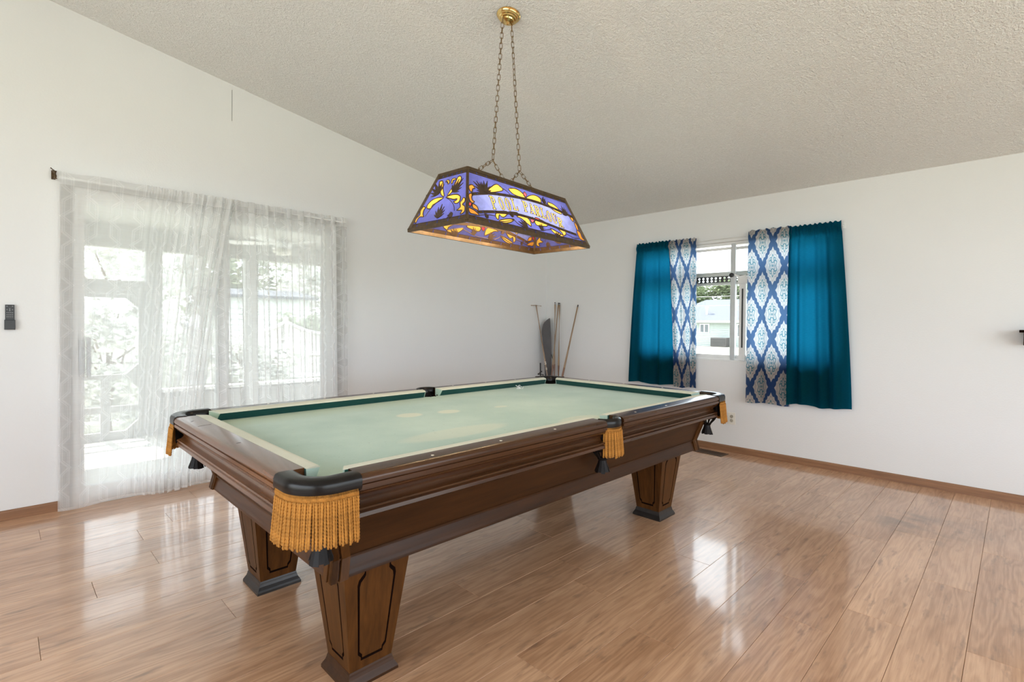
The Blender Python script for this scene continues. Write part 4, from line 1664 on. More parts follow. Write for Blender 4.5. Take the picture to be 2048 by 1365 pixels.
# ================================================================== PENDANT LAMP
ART = {'L':{'y':[[[-0.3206,0.1894],[-0.2644,0.2331],[-0.2135,0.2594],[-0.1783,0.2333],[-0.2532,0.2047]],[[-0.1233,0.2548],[-0.0662,0.2681],[-0.0216,0.2576],[0.003,0.2272],[-0.076,0.2246],[-0.112,0.234]],[[0.0122,0.2292],[0.0725,0.2607],[0.1178,0.2646],[0.1465,0.2493],[0.131,0.2243],[0.0646,0.2224]],[[0.2125,0.2447],[0.2628,0.2427],[0.3007,0.2218],[0.3233,0.1879],[0.2593,0.1944],[0.2136,0.2167]],[[-0.2835,0.0787],[-0.1987,0.0953],[-0.2329,0.0664],[-0.2559,0.0648],[-0.2676,0.0725],[-0.2866,0.0425],[-0.2993,0.0565]],[[-0.281,0.038],[-0.2214,0.0574],[-0.1564,0.0667],[-0.1971,0.0423],[-0.2471,0.0305]],[[-0.1276,0.0892],[-0.0685,0.1063],[-0.0257,0.091],[-0.0223,0.0507],[-0.0544,0.0624],[-0.0939,0.0841]],[[0.0235,0.0883],[0.0745,0.1066],[0.115,0.099],[0.1322,0.0778],[0.0747,0.0677],[0.0307,0.0659]],[[0.154,0.0664],[0.2044,0.0566],[0.2702,0.0364],[0.2191,0.0282],[0.1783,0.04]],[[0.222,0.0843],[0.2898,0.0771],[0.2997,0.0536],[0.2667,0.0389],[0.2608,0.0566]]],'o':[[[-0.4347,0.1982],[-0.4074,0.2085],[-0.3967,0.1909],[-0.4116,0.1875],[-0.4263,0.1652],[-0.439,0.1731]],[[-0.4534,0.1458],[-0.4248,0.1602],[-0.4113,0.1563],[-0.4351,0.1408],[-0.4408,0.1193],[-0.4275,0.1116],[-0.4532,0.0997],[-0.459,0.1207]],[[-0.444,0.0974],[-0.4201,0.0892],[-0.4175,0.0684],[-0.4399,0.0719],[-0.4512,0.0775]],[[-0.4808,0.0688],[-0.4583,0.0671],[-0.4352,0.057],[-0.4198,0.0399],[-0.4476,0.0414],[-0.4802,0.0428]],[[0.4053,0.194],[0.4376,0.1936],[0.431,0.1596],[0.4117,0.1658]],[[0.4382,0.1576],[0.4583,0.1318],[0.4516,0.0979],[0.4353,0.1147]],[[0.4376,0.0989],[0.4666,0.0906],[0.4708,0.0619],[0.4905,0.0389],[0.4464,0.0406],[0.4313,0.0718]]],'r':[[[0.0093,0.2658],[0.0222,0.2506],[0.0025,0.2318],[-0.0075,0.2458]],[[-0.4563,0.1097],[-0.4512,0.0959],[-0.4677,0.0778],[-0.4727,0.0914]],[[0.0122,0.1111],[0.0231,0.0953],[-0.0017,0.0731],[-0.0129,0.0899]],[[-0.2751,0.0909],[-0.2028,0.1041],[-0.2099,0.0959],[-0.2702,0.0847]],[[-0.1787,0.1072],[-0.1136,0.1137],[-0.1247,0.1058],[-0.1797,0.1007]],[[0.0388,0.1137],[0.0765,0.1112],[0.0548,0.1012],[0.0384,0.1029]]],'fan':[[[-0.3333,0.1837],[-0.3955,0.232]],[[-0.3256,0.1855],[-0.2875,0.2584]],[[0.1725,0.2269],[0.1791,0.272]],[[0.3705,0.1841],[0.3429,0.2497]],[[-0.3602,0.0368],[-0.3795,0.06]],[[-0.1677,0.077],[-0.1617,0.1111]],[[-0.0575,0.0358],[-0.1233,0.0614]],[[0.0617,0.0386],[0.0819,0.084]],[[0.1927,0.0117],[0.2473,0.0482]]],'top':[[-0.433,0.1466],[-0.3063,0.1799],[-0.189,0.1965],[-0.024,0.2123],[0.1489,0.2145],[0.3283,0.1985],[0.4596,0.1799]],'bot':[[-0.4263,0.063],[-0.2978,0.0885],[-0.1075,0.1091],[0.0565,0.1051],[0.2287,0.0885],[0.4164,0.0727]],'let':[[[-0.2718,0.1754],[-0.2979,0.0979],0.051],[[-0.2105,0.1804],[-0.237,0.109],0.0466],[[-0.1574,0.1892],[-0.1847,0.115],0.0479],[[-0.1109,0.1976],[-0.1208,0.1249],0.0525],[[-0.0123,0.2047],[-0.0287,0.1327],0.055],[[0.0418,0.1995],[0.0214,0.1324],0.0564],[[0.0895,0.1961],[0.0699,0.1256],0.0542],[[0.1389,0.1921],[0.1215,0.1232],0.0537],[[0.1935,0.1826],[0.1664,0.1132],0.0513],[[0.2409,0.1751],[0.2174,0.1082],0.0543],[[0.2883,0.1589],[0.2682,0.0923],0.0574]]},'E':{'y':[[[-0.0808,0.263],[-0.0628,0.2626],[-0.0471,0.2429],[-0.0355,0.2088],[-0.01,0.1647],[-0.0377,0.1783],[-0.0632,0.2151],[-0.0799,0.2428]],[[0.0519,0.2613],[0.07,0.2624],[0.0822,0.2421],[0.0705,0.2185],[0.0527,0.1925],[0.0332,0.1706],[0.0139,0.1653],[0.0304,0.2014],[0.0468,0.2319]],[[-0.0331,0.2514],[-0.022,0.2605],[-0.0067,0.2527],[-0.0025,0.2361],[-0.0156,0.2385],[-0.0165,0.2493]],[[0.0118,0.2365],[0.0123,0.2597],[0.037,0.2574],[0.0395,0.2482],[0.0233,0.25],[0.0232,0.2318]],[[0.0102,0.1567],[0.0459,0.1622],[0.0895,0.1564],[0.1167,0.1378],[0.1198,0.112],[0.1001,0.1051],[0.0762,0.1179],[0.0934,0.1228],[0.0945,0.1316],[0.0766,0.1309],[0.0449,0.1412]],[[-0.0145,0.1581],[-0.0617,0.1641],[-0.0992,0.1562],[-0.1231,0.1336],[-0.1164,0.1128],[-0.0881,0.1076],[-0.0806,0.1254],[-0.0675,0.1306],[-0.0327,0.1428]],[[-0.1522,0.1273],[-0.1327,0.1198],[-0.1394,0.1054],[-0.1365,0.0816],[-0.124,0.066],[-0.1548,0.0692],[-0.1673,0.0558],[-0.1721,0.0372],[-0.185,0.047],[-0.1802,0.0656],[-0.1607,0.0819],[-0.1668,0.1064]],[[0.1396,0.1294],[0.1551,0.1226],[0.1598,0.1039],[0.1491,0.0919],[0.1694,0.0775],[0.178,0.0483],[0.1539,0.0388],[0.1571,0.059],[0.1204,0.0639],[0.1384,0.0799],[0.1275,0.1033],[0.1359,0.1159]]],'o':[],'r':[],'fan':[[[-0.0085,0.0395],[-0.0028,0.118]],[[-0.0597,0.1831],[-0.1203,0.2645]],[[0.0454,0.1754],[0.0966,0.246]],[[0.0983,0.052],[0.0617,0.0298]]],'arc':[[[0.0067,0.1536],[0.0493,0.1299],[0.0852,0.0973],[0.103,0.0653]],[[-0.0083,0.1549],[-0.0509,0.1388],[-0.09,0.1003],[-0.1107,0.0657]]]}}
LX, LY, LR = -3.0264, -2.3249, 0.0676
ZB, HH = 1.7013, 0.2825
BLx, BWy, TLx, TWy = 1.03, 0.4259, 0.8154, 0.2089
lamp = thing('pendant_lamp', 'stained-glass pool table lamp in violet, amber and bronze on two chains', 'lamp', (LX, LY, 0), LR)
SLL = math.hypot(HH, (BWy - TWy) / 2)
SLE = math.hypot(HH, (BLx - TLx) / 2)


def face_map(kind, sgn):
    """returns fn(x, y, depth) -> local xyz; x right as seen from outside, y up the slope, depth outwards"""
    if kind == 'L':
        # long face on side sgn*y ; seen from -y side x goes +u
        up = Vector((0, -sgn * (BWy - TWy) / 2, HH)).normalized()
        rt = Vector((-sgn, 0, 0))
        base = Vector((0, sgn * BWy / 2, ZB))
    else:
        up = Vector((-sgn * (BLx - TLx) / 2, 0, HH)).normalized()
        rt = Vector((0, sgn, 0))
        base = Vector((sgn * BLx / 2, 0, ZB))
    nrm = rt.cross(up)
    if nrm.dot(Vector((0, sgn, 0)) if kind == 'L' else Vector((sgn, 0, 0))) < 0:
        nrm = -nrm
    return lambda x, y, d: base + rt * x + up * y + nrm * d


def leafs(base, tip, n=7, spread=1.0):
    bx0, by0 = base
    dx, dy = tip[0] - bx0, tip[1] - by0
    L0 = math.hypot(dx, dy)
    a0 = math.atan2(dy, dx)
    out = []
    for k in range(n):
        q = (k / (n - 1) - 0.5) * 2
        a = a0 + q * spread
        L = L0 * (1.0 - 0.42 * abs(q))
        ca, sa = math.cos(a), math.sin(a)
        w_ = L * 0.085
        out.append([(bx0 + ca * t * L - sa * s * w_, by0 + sa * t * L + ca * s * w_) for t, s in ((0.05, 0.15), (0.35, 0.9), (0.6, 1.0), (1.0, 0.0), (0.6, -1.0), (0.35, -0.9), (0.05, -0.15))])
    return out


# western letters as strokes: each glyph is a list of filled polygons in a 1x1 cell
def ring_poly(cx, cy, rx, ry, tx, ty, a0=0, a1=360, n=20):
    o = [(cx + rx * math.cos(R_(a0 + (a1 - a0) * i / n)), cy + ry * math.sin(R_(a0 + (a1 - a0) * i / n))) for i in range(n + 1)]
    i_ = [(cx + (rx - tx) * math.cos(R_(a0 + (a1 - a0) * i / n)), cy + (ry - ty) * math.sin(R_(a0 + (a1 - a0) * i / n))) for i in range(n + 1)]
    return o, i_


def rect(x0, x1, y0, y1):
    return [(x0, y0), (x1, y0), (x1, y1), (x0, y1)]


def bowl(x, y0, y1, rx, t):
    cy, ry = (y0 + y1) / 2, (y1 - y0) / 2
    o, i_ = ring_poly(x, cy, rx, ry, t, t * 0.55, -90, 90, 12)
    return o + list(reversed(i_))


def glyph(ch):
    S = []
    stem = lambda x: rect(x, x + 0.26, 0.0, 1.0)
    ser = lambda x0, x1, y: rect(x0, x1, y, y + 0.10)
    if ch == 'O':
        o, i_ = ring_poly(0.5, 0.5, 0.48, 0.52, 0.27, 0.10)
        return [('ring', o[:-1], i_[:-1])]
    if ch in 'PR':
        S += [stem(0.14), ser(0.0, 0.54, 0.0), ser(0.0, 0.5, 0.90), bowl(0.42, 0.44, 1.0, 0.50, 0.24)]
        if ch == 'R':
            S += [[(0.42, 0.48), (0.66, 0.48), (0.88, 0.12), (1.02, 0.10), (1.02, 0.0), (0.76, 0.0), (0.66, 0.06)]]
    elif ch == 'L':
        S += [stem(0.16), ser(0.0, 0.58, 0.90), rect(0.0, 0.98, 0.0, 0.11), rect(0.84, 0.98, 0.1, 0.36)]
    elif ch == 'A':
        S += [[(0.08, 0.05), (0.22, 0.05), (0.54, 0.86), (0.46, 1.0)], [(0.36, 1.0), (0.60, 1.0), (0.98, 0.05), (0.66, 0.05)], rect(0.28, 0.74, 0.28, 0.38), ser(-0.04, 0.36, 0.0), ser(0.54, 1.06, 0.0)]
    elif ch == 'U':
        o, i_ = ring_poly(0.5, 0.30, 0.38, 0.31, 0.22, 0.12, 180, 360, 12)
        S += [rect(0.12, 0.36, 0.30, 1.0), rect(0.74, 0.88, 0.30, 1.0), o + list(reversed(i_)), ser(-0.02, 0.50, 0.90), ser(0.58, 1.02, 0.90)]
    return [('poly', s) for s in S]


def build_panel(kind, sgn):
    F = face_map(kind, sgn)
    A = ART[kind]
    if kind == 'L':
        hb, ht, s = BLx / 2, TLx / 2, SLL
    else:
        hb, ht, s = BWy / 2, TWy / 2, SLE
    # every pane is cut out of the panel: one constrained triangulation shared between the pieces
    e = 0.006
    outl = [[(-hb + e, e), (hb - e, e), (ht - e, s - e), (-ht + e, s - e)]]
    kinds = ['gl_blue']
    if kind == 'L':
        tq = crom([tuple(p) for p in A['top']], 5, closed=False)
        bq = crom([tuple(p) for p in A['bot']], 5, closed=False)
        outl.append(list(reversed(tq)) and bq + list(reversed(tq)))
        kinds.append('gl_banner')
    for key, mt in (('y', 'gl_yellow'), ('o', 'gl_orange'), ('r', 'gl_red')):
        for sh_ in A[key]:
            outl.append(crom([tuple(p) for p in sh_], 4))
            kinds.append(mt)
    LTs = []
    if kind == 'L':
        for li_, (ch, (tp, bt, wd_)) in enumerate(zip('POOLPARLOUR', A['let'])):
            hgt = math.hypot(tp[0] - bt[0], tp[1] - bt[1]) * 0.93
            # letters stand almost upright on the panel, following the arc
            ang = -0.30 * (bt[0] + tp[0]) / 2
            uy = Vector((-math.sin(ang), math.cos(ang)))
            ux = Vector((math.cos(ang), math.sin(ang)))
            c0 = Vector(((tp[0] + bt[0]) / 2, (tp[1] + bt[1]) / 2))

            def LT(px, py, c0=c0, ux=ux, uy=uy, wd2=wd_ * 0.80, hgt=hgt):
                q = c0 + ux * ((px - 0.5) * wd2) + uy * ((py - 0.5) * hgt)
                return (q.x, q.y)
            LTs.append((ch, LT))
            for g in glyph(ch):
                outl.append([LT(*p) for p in g[1]])
                kinds.append('letter:%d' % li_)
                if g[0] == 'ring':
                    outl.append([LT(*p) for p in g[2]])
                    kinds.append('gl_banner')
    vco, fcs = [], []
    for l in outl:
        ar = sum(l[i][0] * l[(i + 1) % len(l)][1] - l[(i + 1) % len(l)][0] * l[i][1] for i in range(len(l)))
        if ar < 0:
            l = list(reversed(l))
        fcs.append(list(range(len(vco), len(vco) + len(l))))
        vco += [Vector(p) for p in l]
    cv, ce, cf, ov, oe, of = delaunay_2d_cdt(vco, [], fcs, 1, 1e-6)
    owner = {}
    for f, o_ in zip(cf, of):
        if o_:
            i_ = max(o_)
            if kinds[i_].startswith('letter') or kinds[i_] == 'gl_banner':
                i_ = kinds.index(kinds[i_])
            owner.setdefault(i_, []).append(f)

    def piece(idx, name, parent):
        g = B()
        mp = {}
        for f in owner.get(idx, []):
            for i in f:
                if i not in mp:
                    mp[i] = g.verts.new(F(cv[i][0], cv[i][1], 0))
            try:
                g.faces.new([mp[i] for i in f])
            except ValueError:
                pass
        return obj(name, g, 'gl_letter' if kinds[idx].startswith('letter') else kinds[idx], parent)
    pan = piece(0, 'glass_panel', lamp)
    for idx in range(1, len(kinds)):
        if idx not in owner:
            continue
        pc = piece(idx, 'letter' if kinds[idx].startswith('letter') else 'glass_piece', pan)
        if kinds[idx] == 'gl_banner':
            pc['label'] = 'pale blue lettered banner glass'
    # inner and outer border cames with small ticks
    ld = B()
    ins = 0.024
    k = (hb - ht) / s

    def edge(y):
        return hb - k * y

    y0, y1 = 0.030, s - 0.022
    tk = 0.0017
    for y_ in (y0, y1):
        tube(ld, [F(-edge(y_) + 0.008, y_, 0), F(edge(y_) - 0.008, y_, 0)], 0.0022, 6)
    # dark border strips between the frame and the inner came
    poly_slab(ld, [[(-hb + 0.008, 0.006), (hb - 0.008, 0.006), (edge(0.028) - 0.006, 0.028), (-edge(0.028) + 0.006, 0.028)]], F, -0.0009, 0.0009)
    poly_slab(ld, [[(-edge(s - 0.022) + 0.006, s - 0.022), (edge(s - 0.022) - 0.006, s - 0.022), (ht - 0.006, s - 0.006), (-ht + 0.006, s - 0.006)]], F, -0.0009, 0.0009)
    nt_ = 11 if kind == 'L' else 5
    tick = B()
    for q in range(nt_):
        for (ya, yb, hh) in ((0.008, 0.027, hb), (s - 0.020, s - 0.006, ht)):
            xq = (-1 + 2 * (q + 0.5) / nt_) * (hh - 0.02)
            poly_slab(tick, [[(xq - 0.0035, ya), (xq + 0.0035, ya), (xq + 0.003, yb), (xq - 0.003, yb)]], F, -0.0014, 0.0014)
    obj('glass_tick', tick, 'gl_blue', pan)['kind'] = 'stuff'
    if kind == 'L':
        top = crom([tuple(p) for p in A['top']], 5, closed=False)
        bot = crom([tuple(p) for p in A['bot']], 5, closed=False)
        tube(ld, [F(p[0], p[1], 0) for p in top], 0.0026, 6)
        tube(ld, [F(p[0], p[1], 0) for p in bot], 0.0026, 6)
        up2 = [(p[0] * 1.0, p[1] + 0.013) for p in top]
        tube(ld, [F(p[0], p[1], 0) for p in up2], 0.0019, 6)
        dn2 = [(p[0] * 1.0, p[1] - 0.012) for p in bot]
        tube(ld, [F(p[0], p[1], 0) for p in dn2], 0.0019, 6)
        poly_slab(ld, [top + list(reversed(up2))], F, -0.0008, 0.0008)
        poly_slab(ld, [dn2 + list(reversed(bot))][0:1], F, -0.0008, 0.0008)
        tk2 = B()
        for arr, dy in ((top, 0.0065), (bot, -0.006)):
            for q in range(2, len(arr) - 1, 3):
                x_, y_ = arr[q][0], arr[q][1] + dy
                poly_slab(tk2, [[(x_ - 0.0035, y_ - 0.0052), (x_ + 0.0035, y_ - 0.0052), (x_ + 0.0025, y_ + 0.0052), (x_ - 0.0045, y_ + 0.0052)]], F, -0.0015, 0.0015)
        obj('glass_tick', tk2, 'gl_blue', pan)['kind'] = 'stuff'
        for li_ in range(len(LTs)):
            ed = {}
            for f in owner.get(kinds.index('letter:%d' % li_), []):
                for q in range(len(f)):
                    kk = tuple(sorted((f[q], f[(q + 1) % len(f)])))
                    ed[kk] = ed.get(kk, 0) + 1
            bo = B()
            for (a_, b_), cnt in ed.items():
                if cnt == 1:
                    tube(bo, [F(cv[a_][0], cv[a_][1], 0), F(cv[b_][0], cv[b_][1], 0)], 0.0019, 5)
            obj('letter_outline', bo, 'groove', pan)
    else:
        for a in A['arc']:
            tube(ld, [F(p[0], p[1], 0) for p in crom([tuple(p) for p in a], 5, closed=False)], 0.0019, 6)
    for key, mt in (('y', 'gl_yellow'), ('o', 'gl_orange'), ('r', 'gl_red')):
        for sh_ in A[key]:
            sm = crom([tuple(p) for p in sh_], 4)
            tube(ld, [F(p[0], p[1], 0) for p in sm], 0.0028, 5, closed=True)
    # fan leaves in bronze
    for base, tip in A['fan']:
        for lf in leafs(base, tip):
            poly_slab(ld, [lf], F, -0.0024, 0.0024)
        tube(ld, [F(base[0], base[1], 0), F(tip[0], tip[1], 0)], 0.002, 5)
    # connecting vines
    if kind == 'L':
        for a in ([(-0.47, 0.03), (-0.36, 0.055), (-0.30, 0.06)], [(-0.20, 0.25), (-0.15, 0.235), (-0.12, 0.21)], [(0.14, 0.262), (0.18, 0.24), (0.22, 0.225)],
                  [(-0.16, 0.065), (-0.12, 0.04), (-0.04, 0.035), (0.04, 0.035), (0.11, 0.05), (0.155, 0.06)], [(0.31, 0.055), (0.37, 0.04), (0.43, 0.045)], [(-0.30, 0.03), (-0.22, 0.045), (-0.16, 0.065)]):
            tube(ld, [F(p[0], p[1], 0) for p in crom(a, 4, closed=False)], 0.0021, 5)
    obj('leading', ld, 'lead', pan)
    return pan


for kd, sg in (('L', -1), ('L', 1), ('E', -1), ('E', 1)):
    build_panel(kd, sg)
# frame bars
bm = B()
cb = {}
for sx in (-1, 1):
    for sy in (-1, 1):
        cb[(sx, sy, 0)] = Vector((sx * BLx / 2, sy * BWy / 2, ZB))
        cb[(sx, sy, 1)] = Vector((sx * TLx / 2, sy * TWy / 2, ZB + HH))


def bar(bm, a, b, w_=0.0075, h_=0.0075, up=Vector((0, 0, 1))):
    d = (b - a).normalized()
    s_ = d.cross(up)
    if s_.length < 0.1:
        s_ = d.cross(Vector((1, 0, 0)))
    s_.normalize()
    u2 = s_.cross(d).normalized()
    obox(bm, (a + b) / 2, d, s_, u2, (b - a).length / 2 + 0.003, w_, h_)


for z in (0, 1):
    for a, b in (((-1, -1), (1, -1)), ((1, -1), (1, 1)), ((1, 1), (-1, 1)), ((-1, 1), (-1, -1))):
        bar(bm, cb[a + (z,)], cb[b + (z,)], 0.006, 0.008 if z else 0.009)
for k in ((-1, -1), (1, -1), (1, 1), (-1, 1)):
    bar(bm, cb[k + (0,)], cb[k + (1,)], 0.007, 0.007)
obj('shade_frame', bm, 'antique', lamp)
bm = B()
for u in (-0.30, 0.02, 0.30):
    box(bm, u - 0.006, u + 0.006, -TWy / 2, TWy / 2, ZB + HH - 0.006, ZB + HH + 0.002, 0.001)
box(bm, -TLx / 2, TLx / 2, -0.012, 0.012, ZB + HH - 0.010, ZB + HH - 0.004, 0.001)
obj('hanger_bar', bm, 'antique', lamp)
# cream reflector plate under the open top
bm = B()
box(bm, -TLx / 2 + 0.025, TLx / 2 - 0.025, -TWy / 2 + 0.022, TWy / 2 - 0.022, ZB + HH - 0.012, ZB + HH - 0.009)
obj('reflector_plate', bm, 'plate', lamp)
# socket bar and frosted bulbs
bm = B()
box(bm, -0.36, 0.36, -0.035, 0.035, ZB + HH - 0.035, ZB + HH - 0.0125, 0.004)
obj('socket_bar', bm, 'brass', lamp)
mb = Mt('lit_frosted_bulb')
em = mb.node('ShaderNodeEmission')
em.inputs[1].default_value = 9.0
mb.link(mb.mix(mb.noise(mb.coord(), 4, 1), (1.0, 0.66, 0.30), (1.0, 0.72, 0.38)), em.inputs[0])
mb.surf(em.outputs[0])
M['bulb'] = mb.m
for u in (-0.27, 0.0, 0.27):
    bm = B()
    lathe(bm, [(0.016, ZB + HH - 0.035), (0.018, ZB + HH - 0.070), (0.015, ZB + HH - 0.075)], 16, (u, 0, 0))
    so = obj('socket', bm, 'brass', lamp, smooth=True)
    bm = B()
    z0 = ZB + HH - 0.073
    lathe(bm, [(0.012, z0), (0.014, z0 - 0.015), (0.024, z0 - 0.035), (0.029, z0 - 0.055), (0.026, z0 - 0.073), (0.014, z0 - 0.084), (0.002, z0 - 0.087)], 18, (u, 0, 0))
    obj('bulb', bm, 'bulb', so, smooth=True)
    d = bpy.data.lights.new('lamp_bulb_light', 'POINT')
    d.energy = 6.5
    d.color = (1.0, 0.74, 0.42)
    d.shadow_soft_size = 0.035
    lo = bpy.data.objects.new('lamp_bulb_light', d)
    col.objects.link(lo)
    lo.parent = lamp
    lo.location = (u, 0.0, ZB + HH - 0.19)


# chains
def link_mesh():
    bm = B()
    pts = []
    hl, rad = 0.0105, 0.0080
    for i in range(10):
        a = PI * i / 9
        pts.append((rad * math.cos(a), 0, hl + rad * math.sin(a)))
    for i in range(10):
        a = PI + PI * i / 9
        pts.append((rad * math.cos(a), 0, -hl + rad * math.sin(a)))
    tube(bm, pts, 0.0018, 6, closed=True)
    return bm


link0 = None


def chain(a, b, pitch=0.0300, sag=0.0, tw=0.0, label=None):
    global link0
    a, b = Vector(a), Vector(b)
    n = max(2, round((b - a).length / pitch))
    ch = bpy.data.objects.new('chain', None)
    col.objects.link(ch)
    ch.parent = lamp
    d = (b - a).normalized()
    q0 = d.to_track_quat('Z', 'Y')
    rg = random.Random(int(a.x * 999) + n)
    sc = (b - a).length / n / 0.0300
    for k in range(n):
        p = a + (b - a) * ((k + 0.5) / n)
        if link0 is None:
            o = obj('chain_link', link_mesh(), 'chainbrass', ch, smooth=True)
            link0 = o
        else:
            o = inst(link0, ch, name='chain_link')
        o.location = p
        o.rotation_mode = 'QUATERNION'
        spin = Matrix.Rotation((PI / 2 if k % 2 else 0.0) + tw * k + rg.uniform(-0.25, 0.25) + 0.5, 4, 'Z').to_quaternion()
        o.rotation_quaternion = q0 @ spin
        o.scale = (1, 1, sc)


ZT = ZB + HH
chain((-0.047, 0, 2.918), (-0.118, 0, 2.118), tw=0.03)
chain((0.026, 0, 2.905), (0.106, 0, 2.110), tw=-0.05)
chain((-0.118, 0, 2.115), (-0.30, 0, ZT + 0.004))
chain((-0.118, 0, 2.115), (0.010, 0, ZT + 0.004))
chain((0.106, 0, 2.107), (-0.010, 0, ZT + 0.004))
chain((0.106, 0, 2.107), (0.30, 0, ZT + 0.004))
# canopy on the slope
cz = ceil_z(LX)
tiltm = Matrix.Rotation(math.atan(SL), 3, 'Y') @ Matrix.Rotation(PI, 3, 'X')
bm = B()
tiltm = Matrix.Rotation(-LR, 3, 'Z') @ tiltm
lathe(bm, [(0.066, -0.002), (0.067, 0.006), (0.062, 0.010), (0.060, 0.014), (0.056, 0.016), (0.054, 0.022), (0.047, 0.025), (0.045, 0.031), (0.036, 0.034), (0.033, 0.040), (0.022, 0.043), (0.012, 0.046), (0.010, 0.054), (0.006, 0.058), (0.002, 0.059)], 40, (0, 0, cz), ax=tiltm)
# ribbed dome
smooth_angle(obj('ceiling_canopy', bm, 'brass', lamp), 28)
bm = B()
for a_ in ((-0.047, 0, 2.925), (0.026, 0, 2.912)):
    tube(bm, [(a_[0] + 0.007 * math.cos(2 * PI * q / 12), 0, a_[2] + 0.007 * math.sin(2 * PI * q / 12)) for q in range(12)], 0.0018, 6, closed=True)
obj('chain_loop', bm, 'brass', lamp, smooth=True)


# ================================================================== OUTSIDE
# ground all round the house
bm = B()
box(bm, -60, 110, -60, 90, -0.95, -0.72)
struct(obj('trim_2', bm, 'grass'), 'lawn around the house')
bm = B()
box(bm, 0.6, 13.0, -20, 30, -0.75, -0.70, 0.01)
struct(obj('trim_3', bm, 'concrete'), 'pale paved drive outside the window')
# porch shell
PY = 2.4
bm = B()
box(bm, -7.0, 0.8, 0.13, PY + 0.15, -0.18, -0.035)
porch = obj('porch_floor', bm, 'concrete')
struct(porch, 'sunlit porch floor beyond the sliding door')
bm = B()
poly_slab(bm, [[(0.13, 2.42), (0.13, 2.52), (PY + 0.5, 2.30), (PY + 0.5, 2.20)]], lambda u, v, t: Vector((t, u, v)), -7.2, 1.0)
struct(obj('porch_ceiling', bm, 'paint_ext'), 'porch ceiling')
pw = bpy.data.objects.new('porch_wall', None)
col.objects.link(pw)
struct(pw, 'screened porch wall of posts, header and low panel')


def pbox(name, x0, x1, z0, z1, y0=PY, y1=PY + 0.10, mat='paint_ext'):
    bm = B()
    box(bm, x0, x1, y0, y1, z0, z1, 0.004)
    return obj(name, bm, mat, pw)


pbox('header', -7.0, 0.8, 2.0, 2.24)
for a, b in ((-5.00, -4.85), (-3.895, -3.743), (-2.885, -2.735), (-1.42, -1.27), (0.0, 0.15), (-6.1, -5.95)):
    pbox('post', a, b, -0.04, 2.0)
pbox('low_panel', -3.743, -2.885, -0.04, 0.43, PY + 0.02, PY + 0.06)
pbox('low_panel', -2.735, -1.42, -0.04, 0.43, PY + 0.02, PY + 0.06)
pbox('low_panel', -1.27, 0.0, -0.04, 0.43, PY + 0.02, PY + 0.06)
pbox('low_panel', -5.95, -5.0, -0.04, 0.43, PY + 0.02, PY + 0.06)
for a, b in ((-3.743, -2.885), (-2.735, -1.42), (-1.27, 0.0), (-5.95, -5.0)):
    pbox('sill_rail', a, b, 0.43, 0.465, PY - 0.03, PY + 0.12, 'trimwhite')
    pbox('bottom_rail', a, b, 0.38, 0.41, PY - 0.01, PY + 0.02)
pbox('door_head', -4.85, -3.895, 1.515, 1.655)
# screen door with clipped corners
sd = thing('screen_door', 'wooden screen door with clipped corners across the porch', 'door', (-4.847, PY + 0.02, 0))
DW = 0.945
bm = B()


def clip_rect(x0, x1, z0, z1, c):
    return [(x0 + c, z0), (x1 - c, z0), (x1, z0 + c), (x1, z1 - c), (x1 - c, z1), (x0 + c, z1), (x0, z1 - c), (x0, z0 + c)]


poly_slab(bm, [[(0, -0.03), (DW, -0.03), (DW, 1.51), (0, 1.51)], clip_rect(0.09, DW - 0.055, 0.655, 1.50 - 0.03, 0.11), clip_rect(0.09, DW - 0.055, 0.05, 0.61, 0.11)],
          lambda u, v, t: Vector((u, t, v)), 0.0, 0.035)
obj('door_body', bm, 'paint_ext', sd)
bm = B()
box(bm, 0.09, DW - 0.055, 0.005, 0.03, 0.25, 0.32, 0.002)
obj('cross_bar', bm, 'paint_ext', sd)
bm = B()
box(bm, 0.565, 0.645, 0.007, 0.028, 0.05, 0.61, 0.002)
obj('upright_bar', bm, 'paint_ext', sd)

# ceiling fan
fan = thing('ceiling_fan', 'white ceiling fan with a dish light hanging in the porch', 'ceiling fan', (-2.86, 1.30, 2.0))
bm = B()
tube(bm, [(0, 0, 0.12), (0, 0, 0.36)], 0.012, 10)
lathe(bm, [(0.05, 0.36), (0.06, 0.34), (0.02, 0.31)], 16)
obj('downrod', bm, 'trimwhite', fan)
bm = B()
lathe(bm, [(0.03, 0.13), (0.085, 0.11), (0.10, 0.07), (0.085, 0.03), (0.04, 0.02)], 24)
obj('motor', bm, 'trimwhite', fan, smooth=True)
bm = B()
lathe(bm, [(0.03, 0.02), (0.095, 0.0), (0.098, -0.015), (0.075, -0.040), (0.03, -0.052), (0.002, -0.055)], 24)
obj('light_dish', bm, 'plate', fan, smooth=True)
for k in range(5):
    a = 2 * PI * k / 5 + 0.05
    bm = B()
    ex, ey = Vector((math.cos(a), math.sin(a), 0)), Vector((-math.sin(a), math.cos(a), 0.15)).normalized()
    pts = [(0.09, -0.02), (0.16, -0.05), (0.50, -0.07), (0.54, -0.04), (0.54, 0.04), (0.50, 0.07), (0.16, 0.05), (0.09, 0.02)]
    poly_slab(bm, [pts], lambda u, v, t: ex * u + ey * v + Vector((0, 0, 0.07 + t)), 0, 0.006)
    obj('fan_blade', bm, 'trimwhite', fan)

# scalloped fence
fe = thing('fence', 'pale board fence with a scalloped top rail across the back yard', 'fence', (0, 8.0, -0.72))
board0 = {}


def fence_top(x):
    # sections 2.2 m wide, high at the posts and dipping between them
    q = ((x + 0.21) / 2.2) % 1.0
    q = min(q, 1 - q) * 2
    return 1.66 + 0.30 * (1 - q) ** 2


